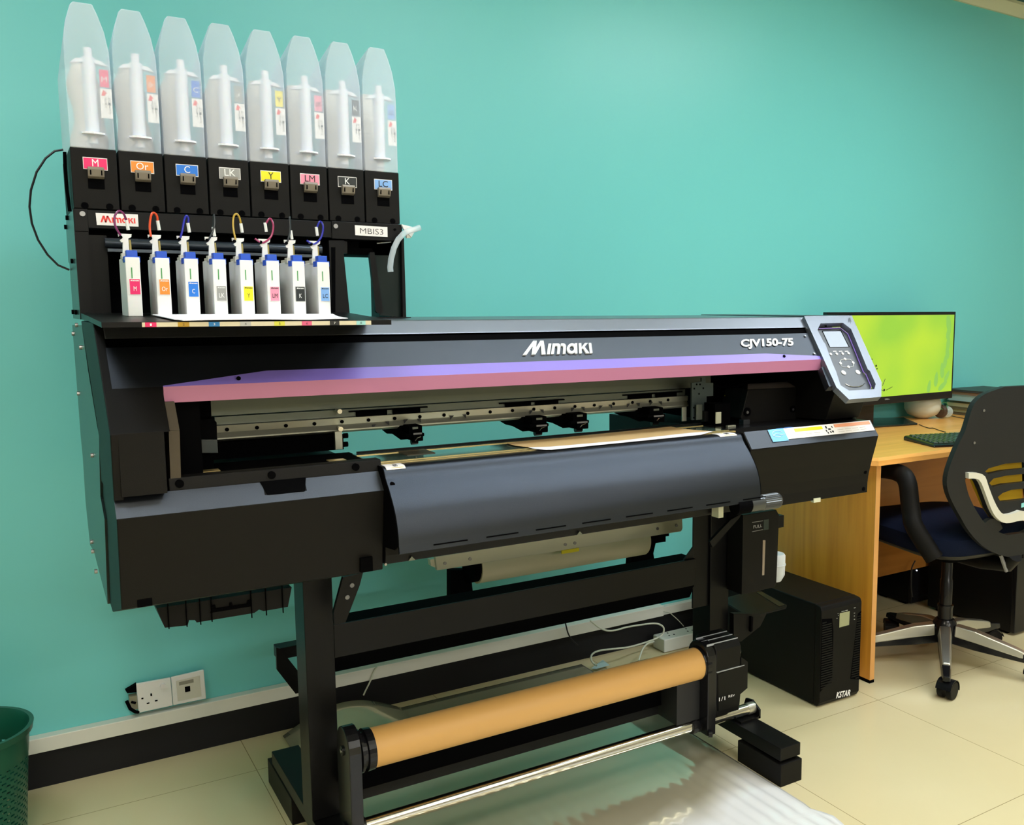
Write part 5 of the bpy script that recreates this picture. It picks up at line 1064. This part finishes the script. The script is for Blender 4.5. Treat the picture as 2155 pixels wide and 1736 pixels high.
MB().cyl((3.5, 2.836, .17), (3.5, 2.840, .17), .003, 8).build('indicator_light', mat('white_led', (.8, .8, .8), .3, emit=(.8, .85, 1), estr=2.), fp_)
desk_cable('cable', [(3.3904, 2.76, 0.2514), (3.3694, 2.76, 0.2213), (3.3654, 2.76, 0.1775), (3.3717, 2.76, 0.1207), (3.3803, 2.76, 0.0835)], .003, M['cable_b'], 'grey-black cable hanging under the desk behind the chair')

# ------------------------------------------------------------------ power strip, cables and sockets by the wall
pz = [(2.1244, 3.0403, 0.058), (2.1205, 2.9644, 0.058), (2.2332, 2.9362, 0.058), (2.2876, 3.0081, 0.058), (2.2831, 3.0318, 0.058)]
t = thing('power_strip', 'off-white extension socket block on the floor behind the take-up tube', 'power strip', (2.25, 2.99, 0))
sx0, sx1 = (2.147, 2.567)
MB().box(sx0, sx1, 2.985, 3.065, .002, .056).build('strip_body', M['teal_l'], t, bevel=.004)
b = MB()
for k in range(4):
    cx = sx0 + .06 + k * .095
    for dx, dy in ((0, .02), (-.012, -.008), (.012, -.008)): b.box(cx + dx - .003, cx + dx + .003, 3.025 + dy - .004, 3.025 + dy + .004, .0555, .0566)
b.build('socket_hole', M['deep'], t)
def wcable(pts, r, m, label, k=6): 
    o = MB().tube(spline(pts, k), r, 8).build('cable', m, smooth=True); tag(o, label, 'cable'); return o
wcable([(1.8233, 3.03, 0.186), (1.8406, 3.03, 0.1712), (1.8667, 3.03, 0.1489), (1.9019, 3.03, 0.1305), (1.9421, 3.03, 0.1246), (1.9918, 3.03, 0.1268), (2.0538, 3.03, 0.1238), (2.124, 3.03, 0.1175), (2.1598, 3.03, 0.1046), (2.1767, 3.03, 0.0852), (2.1672, 3.03, 0.0608), (2.1244, 3.03, 0.0491)] + [(2.0586, 3.03, 0.0432), (1.9744, 3.0, 0.0559), (1.8682, 2.98, 0.0753), (1.8104, 2.96, 0.0859), (1.7819, 2.95, 0.0818), (1.7666, 2.93, 0.0727), (1.771, 2.92, 0.0601), (1.7714, 2.9, 0.0572)], .0036, M['cable_w'], 'thick white cable looping along the black skirting behind the stand')
wcable([(2.1057, 3.0, 0.054), (2.0523, 2.97, 0.0641), (2.018, 2.95, 0.0578), (1.9931, 2.93, 0.044), (1.9706, 2.91, 0.032)], .0032, M['cable_w'], 'short white cable bending down from the extension socket')
wcable([(2.2164, 3.086, 0.1351), (2.2434, 3.086, 0.126), (2.2658, 3.086, 0.1075), (2.2934, 3.086, 0.0816), (2.3213, 3.086, 0.0513)], .0018, M['cable_w'], 'thin grey cable sloping down from the end of the white trunking')
wcable([(0.9944, 3.08, 0.1623), (0.9822, 3.08, 0.1495), (0.9732, 3.08, 0.1293), (0.9608, 3.08, 0.1064), (0.9467, 3.08, 0.0823), (0.9414, 3.08, 0.0716)], .0028, M['cable_w'], 'white cable drooping from the trunking beside the left leg')
wcable([(1.7334, 3.07, 0.1876), (1.7395, 3.07, 0.1635), (1.7478, 3.07, 0.1351), (1.7668, 3.07, 0.1044), (1.7903, 3.07, 0.0804)], .003, M['cable_b'], 'black cable crossing the white trunking behind the stand')
pp3 = [(1.8833, 3.0345, 0.012), (1.877, 2.9735, 0.012), (1.8134, 2.9689, 0.012), (1.799, 2.984, 0.012)]
b = MB(); b.prism(pp3, (0, 0, .001)); o = b.build('paper_scrap', mat('pale_blue_scrap', (.45, .60, .60), .5)); tag(o, 'small pale scrap lying behind the tan tube', 'paper')

def socket(name, q, label, net):
    t = thing(name, label, 'socket', tuple(V(q[0])), 'wall sockets by the trunking')
    p = plate('face_plate', q, M['white'], t, t=.008, off=.0); p.modifiers.new('bev', 'BEVEL').width = .0015
    if not net:
        for u, v, w, h in ((.40, .54, .05, .09), (.29, .27, .08, .045), (.53, .30, .08, .045), (.14, .47, .06, .05)): plate('pin_slot', subquad(q, u - w / 2, u + w / 2, v - h / 2, v + h / 2, .0083), M['deep'], p)
        f = qmap(q, .008); c = f(.76, .76); n = (f(.76, .76, 1) - c)
        MB().cyl(c, c + n * .006, .0085, 20).build('round_switch', M['white'], p)
    else:
        plate('inner_frame', subquad(q, .14, .86, .12, .84, .008), mat('ivory_insert', (.62, .61, .52), .4), p, t=.0012); plate('port_label', subquad(q, .22, .66, .66, .78, .0095), mat('grey_port_label', (.25, .24, .19), .4), p)
        plate('network_port', subquad(q, .38, .54, .38, .57, .0095), M['deep'], p)
    return t
sq1 = [(0.2558, 3.105, 0.1698), (0.351, 3.105, 0.1704), (0.349, 3.105, 0.261), (0.2544, 3.105, 0.2625)]; sq2 = [(0.3523, 3.105, 0.1709), (0.4469, 3.105, 0.1702), (0.4446, 3.105, 0.2654), (0.3504, 3.105, 0.2615)]
sk = socket('power_socket', sq1, 'white square power socket with round button on the wall above the trunking', False)
socket('network_socket', sq2, 'white square network outlet to the right of the power socket', True)
b = MB(); bq = [(0.2557, 3.106, 0.2596), (0.2253, 3.106, 0.2455), (0.2298, 3.106, 0.2355), (0.2567, 3.106, 0.2322)]; b.prism(bq, (0, .015, 0)); b.build('back_box', M['deep'], sk)
b = MB(); b.box(sq1[0][0] - .022, sq1[0][0] - .001, 3.10, 3.124, sq1[0][2] + .012, sq1[0][2] + .055); b.build('exposed_terminal', mat('dirty_terminal', (.25, .24, .16), .5), sk)
b = MB(); b.tube([(sq1[0][0] - .03, 3.10, sq1[0][2] + .045), (sq1[0][0] - .022, 3.095, sq1[0][2] + .02), (sq1[0][0] - .008, 3.095, sq1[0][2] + .006), (sq1[0][0] + .0, 3.10, sq1[0][2] + .002)], .005, 8); b.tube([(sq1[0][0] - .018, 3.096, sq1[0][2] + .04), (sq1[0][0] - .006, 3.094, sq1[0][2] + .034)], .004, 8); b.build('loose_wire', M['deep'], sk)

# ------------------------------------------------------------------ perforated green bin
rr = (-0.0155, -0.0602)
bcx, bcy = -0.1655, 2.80
t = thing('waste_bin', 'dark green perforated plastic waste bin at the left edge', 'bin', (bcx, bcy, 0))
BH = 0.4138 ; BH = .335
n, rows = 72, 26
b = MB(); rad = lambda z: .118 + (.143 - .118) * z / BH
th = [2 * math.pi * k / n for k in range(n + 1)]
zs = [.012 + (BH - .075 - .012) * k / (rows * 2) for k in range(rows * 2 + 1)]
P_ = lambda a, z: (bcx + rad(z) * math.cos(a), bcy + rad(z) * math.sin(a), z)
vcache = {}
def vv(i, j):
    i %= n
    if (i, j) not in vcache: vcache[(i, j)] = b.bm.verts.new(P_(2 * math.pi * i / n, zs[j]))
    return vcache[(i, j)]
for j in range(rows * 2):
    for i in range(n):
        if j % 2 == 1 and (i + (j // 2) % 2) % 2 == 0 and 2 < j < rows * 2 - 2: continue
        b.bm.faces.new([vv(i, j), vv(i + 1, j), vv(i + 1, j + 1), vv(i, j + 1)])
b.build('mesh_body', M['green'], t, solid=.002)
b = MB(); f_ = lambda z, dr: [(bcx + (rad(z) + dr) * math.cos(2 * math.pi * k / 48), bcy + (rad(z) + dr) * math.sin(2 * math.pi * k / 48), z) for k in range(48)]
b.loft([f_(BH - .078, -.002), f_(BH - .078, .002), f_(BH - .02, .003), f_(BH - .018, .010), f_(BH, .012), f_(BH, .002), f_(BH - .010, -.002), f_(BH - .078, -.002)], caps=False); b.build('rim_band', M['green'], t, smooth=True)
MB().cyl((bcx, bcy, .001), (bcx, bcy, .0125), rad(0), 40).build('bin_bottom', M['green'], t)

# ------------------------------------------------------------------ office chair
cc_, cfv, crv = V((3.008, 2.294, 0.0)), V((0.1736, 0.9848, 0.0)), V((0.9848, -0.1736, 0.0))
Ch = thing('office_chair', 'black office chair with slotted plastic back, navy seat and silver five-star base', 'chair', tuple(cc_))
bp_ = cc_ - cfv * .28
def BP(s, z, d=0.): return bp_ + crv * s + cfv * (d + .06 * min(s * s, .08)) + V((0, 0, z))
def holed(name, outer, holes, m, par, d0, th, smooth=False):
    bm = bmesh.new(); eds = []
    for lp in [outer] + holes:
        vs = [bm.verts.new((s, z, 0)) for s, z in lp]
        for i in range(len(vs)): eds.append(bm.edges.new([vs[i], vs[(i + 1) % len(vs)]]))
    bmesh.ops.triangle_fill(bm, use_beauty=True, use_dissolve=False, edges=eds)
    f0 = bm.faces[:]; r = bmesh.ops.extrude_face_region(bm, geom=f0); nv = [g for g in r['geom'] if isinstance(g, bmesh.types.BMVert)]
    ns = set(nv)
    for v in bm.verts: s, z = v.co.x, v.co.y; v.co = BP(s, z, d0 + (th if v in ns else 0.))
    b = MB(); b.bm.free(); b.bm = bm; return b.build(name, m, par, bevel=0)
L = [(0.0571, 1.1328), (-0.0312, 1.1204), (-0.115, 1.0999), (-0.1545, 1.0764), (-0.1764, 1.0457), (-0.2007, 0.9737), (-0.229, 0.9236), (-0.2563, 0.8642), (-0.2714, 0.8128), (-0.2663, 0.7679), (-0.2434, 0.7216), (-0.204, 0.6645), (-0.1643, 0.6112), (-0.1032, 0.5549), (-0.0364, 0.5185), (0.0304, 0.4968)]
mid = .055
L = [p for p in L if p[0] < mid]
def mir(pts): return pts + [(2 * mid - s, z) for s, z in pts[::-1]]
def smooth2(pts, k=3): return [(p.x, p.y) for p in spline([(a, b_, 0) for a, b_ in pts], k)]
Lo = mir(smooth2(L))
hin = [(-0.1159, 0.7521), (-0.1377, 0.7879), (-0.1601, 0.8014), (-0.1903, 0.8028), (-0.1843, 0.7727), (-0.1668, 0.7313), (-0.1317, 0.6788), (-0.092, 0.6335), (-0.0428, 0.6025), (0.0147, 0.5813)]
htr = [(-0.0845, 0.6878), (-0.0619, 0.6599), (-0.0386, 0.6422), (0.0003, 0.6292), (0.0566, 0.6353)]
hole = smooth2(hin, 3); up_ = smooth2(htr, 3)
full = hole + [(2 * mid - s, z) for s, z in hole[::-1]] + [(2 * mid - s, z) for s, z in up_ if s < mid - .004] + [p for p in up_[::-1] if p[0] < mid - .004]
slots = []
for l in [[(-0.1033, 0.8229), (-0.0879, 0.8326), (-0.0135, 0.8442), (0.0623, 0.8556)], [(-0.0824, 0.7787), (-0.0643, 0.7938), (-0.0039, 0.8005), (0.0589, 0.8047)], [(-0.0394, 0.7254), (-0.0179, 0.7381), (0.0221, 0.7466), (0.0686, 0.7524)]]:
    lo = [[(-0.0867, 0.8115), (-0.0119, 0.8191), (0.0664, 0.8285)], [(-0.0623, 0.7624), (-0.0086, 0.7689), (0.0696, 0.782)], [(-0.0272, 0.7089), (-0.0045, 0.7053), (0.0804, 0.7228)]][len(slots)]
    a = [p for p in l if p[0] < mid]; c = [p for p in lo if p[0] < mid]
    slots.append(a + [(2 * mid - s, z) for s, z in a[::-1]] + [(2 * mid - s, z) for s, z in c] + c[::-1])
back = holed('backrest', Lo, [full] + slots, M['seatbk'], Ch, 0, .022)
tr_o = smooth2([(-0.1924, 0.8257), (-0.1506, 0.8228), (-0.1182, 0.8086), (-0.1003, 0.7715), (-0.0702, 0.7152), (-0.0407, 0.6754), (-0.013, 0.6616), (0.0274, 0.6642), (0.0543, 0.6706)])
tr_i = smooth2([(-0.1913, 0.8054), (-0.158, 0.803), (-0.1379, 0.7913), (-0.1185, 0.7575), (-0.0847, 0.6912), (-0.0619, 0.6599), (-0.0339, 0.6383), (0.0003, 0.6292), (0.0566, 0.6353)])
tro = [p for p in tr_o if p[0] < mid]; tri = [p for p in tr_i if p[0] < mid]
n_ = min(len(tro), len(tri)); 
def resamp(pts, n):
    P_ = [V((a, c, 0)) for a, c in pts]; d = [0]
    for a, c in zip(P_, P_[1:]): d.append(d[-1] + (c - a).length)
    out = []
    for k in range(n):
        t = d[-1] * k / (n - 1); i = 0
        while i < len(d) - 2 and d[i + 1] < t: i += 1
        f_ = (t - d[i]) / max(1e-9, d[i + 1] - d[i]); q = P_[i].lerp(P_[i + 1], f_); out.append((q.x, q.y))
    return out
A_ = resamp(tro + [(mid, tro[-1][1])], 22); B_ = resamp(tri + [(mid, tri[-1][1])], 22); A_ = mir(A_); B_ = mir(B_)
b = MB(); b.loft([[BP(a[0], a[1], -.016), BP(c[0], c[1], -.016), BP(c[0], c[1], .002), BP(a[0], a[1], .002)] for a, c in zip(A_, B_)]); b.build('back_trim', M['trimw'], Ch, smooth=False)['label'] = 'pale silver U-shaped trim'
for p in [(-0.1245, 1.0402), (-0.1609, 0.928)]: q = BP(p[0], p[1], -.002); MB().cyl(q, q - cfv * .002, .005, 12).build('screw', M['screw'], back)
p = (0.083, 0.6858); b = MB(); b.prism([BP(p[0] - .012, p[1] - .008, -.003), BP(p[0] + .012, p[1] - .005, -.003), BP(p[0] + .012, p[1] + .011, -.003), BP(p[0] - .012, p[1] + .008, -.003)], cfv * -.001); b.build('cyan_tag', mat('cyan_tag', (.25, .62, .62), .5), back)
b = MB(); b.prism([BP(*p_, -.0) for p_ in [(-0.0979, 0.6337), (-0.0679, 0.6483), (-0.0298, 0.6449), (-0.0095, 0.6081), (-0.0312, 0.5944)]], cfv * .02); b.build('back_brace', M['seatbk'], Ch)
MB().tube([BP(mid, .50, .0), BP(mid, .46, .03), BP(mid - .02, .445, .14), cc_ + V((0, 0, .45))], .028, 10).build('back_support', M['blk'], Ch, smooth=True)
# seat
def SPt(s, t, z): return cc_ + crv * s + cfv * t + V((0, 0, z))
def rrect(hs, t0, t1, r, z, n=6):
    out = []
    for cx, cy, a0 in ((hs - r, t1 - r, 0), (-hs + r, t1 - r, 90), (-hs + r, t0 + r, 180), (hs - r, t0 + r, 270)):
        for k in range(n + 1): a = math.radians(a0 + 90 * k / n); out.append(SPt(cx + r * math.cos(a), cy + r * math.sin(a), z))
    return out
b = MB(); b.loft([rrect(.20, -.18, .22, .12, .475), rrect(.255, -.235, .275, .13, .50), rrect(.262, -.24, .285, .13, .508)]); b.build('seat_pan', M['seatbk'], Ch, smooth=True)
b = MB(); b.loft([rrect(.262, -.24, .285, .13, .509), rrect(.272, -.25, .30, .14, .535), rrect(.268, -.245, .295, .14, .568), rrect(.24, -.21, .265, .13, .590), rrect(.15, -.12, .17, .1, .597)]); b.build('seat', M['navy'], Ch, smooth=True)
# armrests
ar = [(-0.1951, 0.5673), (-0.1427, 0.6078), (-0.1222, 0.6562), (-0.1092, 0.7064), (-0.0989, 0.7538), (-0.0765, 0.7834), (-0.0364, 0.7927), (0.0176, 0.7911), (0.0644, 0.7854)]
ar = [(ar[0][0] + .0, .53)] + ar[1:]
for s_ in (-1, 1):
    P_ = [SPt(s_ * .29, t, z) for t, z in ar]
    P_[0] = SPt(s_ * .24, ar[0][0], .50)
    MB().tube(spline(P_, 4), .03, 12, rs=[(.024, .034)] * ((len(P_) - 1) * 4 + 1)).build('armrest', M['blk'], Ch, smooth=True)
# gas column and base
MB().lathe(cc_ + V((0, 0, .13)), (0, 0, 1), [(0, .028), (.10, .029), (.105, .031), (.112, .031), (.113, .024), (.21, .024), (.215, .021), (.34, .021)], 24).build('gas_column', M['gloss'], Ch, smooth=True)
b = MB(); b.box(0, 0, 0, 0, 0, 0) if 0 else b.loft([rrect(.09, -.10, .10, .03, .44), rrect(.12, -.13, .13, .03, .474)]); b.build('tilt_mechanism', M['deep'], Ch)
MB().lathe(cc_ + V((0, 0, .10)), (0, 0, 1), [(0, .04), (.02, .046), (.07, .045), (.085, .034)], 24).build('base_hub', M['gloss'], Ch, smooth=True)
MB().tube([SPt(.07, -.10, .485), SPt(.17, -.13, .475), SPt(.215, -.15, .46)], .005, 8).build('tilt_lever', M['gloss'], Ch)
p0_ = (0.0074, 0.4833); lv0 = BP(p0_[0], p0_[1], .02)
MB().tube([lv0 + V((0, 0, .02)), lv0 + crv * .02 - V((0, 0, .02)), lv0 + crv * .032 - V((0, 0, .045))], .007, 8).build('lever_grip', M['grey'], Ch)
a0 = math.atan2(2.065 - cc_.y, 2.73 - cc_.x)
for k in range(5):
    a = a0 + k * 2 * math.pi / 5; d = V((math.cos(a), math.sin(a), 0)); n = V((-d.y, d.x, 0)); c = V((cc_.x, cc_.y, 0))
    def rg(r, w, z0_, z1_): p = c + d * r; return [p - n * w + V((0, 0, z0_)), p + n * w + V((0, 0, z0_)), p + n * w * .75 + V((0, 0, z1_)), p - n * w * .75 + V((0, 0, z1_))]
    MB().loft([rg(.03, .026, .095, .155), rg(.12, .024, .085, .146), rg(.34, .017, .072, .098), rg(.375, .014, .072, .090)]).build('base_leg', M['gloss'], Ch, bevel=.003)
    MB().loft([rg(.045, .0275, .125, .168), rg(.12, .025, .116, .160), rg(.27, .020, .093, .122), rg(.30, .017, .088, .112)]).build('leg_cover', M['satin'], Ch, bevel=.004)
    e = c + d * .355; tv = V((-d.y * .6 + d.x * .3, d.x * .6 + d.y * .3, 0)).normalized(); o_ = V((-tv.y, tv.x, 0)) * .012
    cs = MB().cyl(e + V((0, 0, .05)), e + V((0, 0, .085)), .008, 10).build('caster', M['gloss'], Ch)
    for sg in (-1, 1): MB().cyl(e + tv * (sg * .006) + V((0, 0, .034)) + o_, e + tv * (sg * .028) + V((0, 0, .034)) + o_, .033, 24).build('wheel', M['blk'], cs, bevel=.004)
    MB().loft([[e + tv * sg * .029 + o_ + V((0, 0, .034)) + (o_.normalized() * math.cos(t) + V((0, 0, 1)) * math.sin(t)) * r for t in [k_ * math.pi / 10 - .2 for k_ in range(11)] for r in (.0375,)] for sg in (-1, 1)], caps=False, close=False).build('caster_hood', M['gloss'], cs, solid=.002)
# mustard cloth hanging on the front of the backrest
b = MB(); cp_ = [(-0.1257, 0.7974), (-0.092, 0.8606), (-0.0557, 0.8842), (0.0221, 0.8969), (0.104, 0.9027), (0.1176, 0.803), (0.1287, 0.6739), (0.0605, 0.6547), (0.0021, 0.6385), (-0.0229, 0.6408), (-0.0641, 0.69), (-0.0987, 0.7486)]
b.prism([BP(s, z, .045) for s, z in cp_], cfv * .012); o = b.build('jacket', M['cloth_y']); tag(o, 'mustard yellow cloth on the office chair showing through the back slots', 'cloth')

# ------------------------------------------------------------------ ceiling light panels
def lamp(x, y, sx, sy, power, col, label, z=2.975):
    t = thing('ceiling_light', label, 'light', (x, y, z), 'ceiling light panels')
    MB().box(x - sx / 2 - .02, x + sx / 2 + .02, y - sy / 2 - .02, y + sy / 2 + .02, z, z + .0148).build('lamp_frame', M['white'], t)
    MB().box(x - sx / 2, x + sx / 2, y - sy / 2, y + sy / 2, z - .003, z - .0005).build('diffuser', mat('lamp_diffuser', (.8, .8, .8), .5, emit=col, estr=power), t)
cool = (.84, .93, 1.0); warm = (1.0, .93, .80); mild = (1.0, .98, .98)
lamp(3.3, 1.3, 1.2, .6, 20, cool, 'ceiling light panel above the desk')
lamp(-.6, 1.75, .6, .6, 15, cool, 'ceiling light panel left of the printer')
lamp(1.55, 1.25, 1.2, .3, 25, cool, 'ceiling light strip above the printer front')
lamp(-.35, -.1, .6, .6, 34, warm, 'warm ceiling light panel above the viewer')
lamp(2.6, -.6, 1.2, .6, 14, mild, 'ceiling light panel right of the viewer')
lamp(0, -3.6, 1.2, .6, 36, warm, 'ceiling light panel in the second row')
lamp(3, -3.6, 1.2, .6, 30, mild, 'ceiling light panel in the second row at right')
lamp(1.5, -6.8, 2.4, .6, 60, mild, 'ceiling light strip at the far end of the room')
w = bpy.data.worlds.new('world'); SC.world = w; w.use_nodes = True
w.node_tree.nodes['Background'].inputs[0].default_value = (.6, .75, .8, 1); w.node_tree.nodes['Background'].inputs[1].default_value = .03
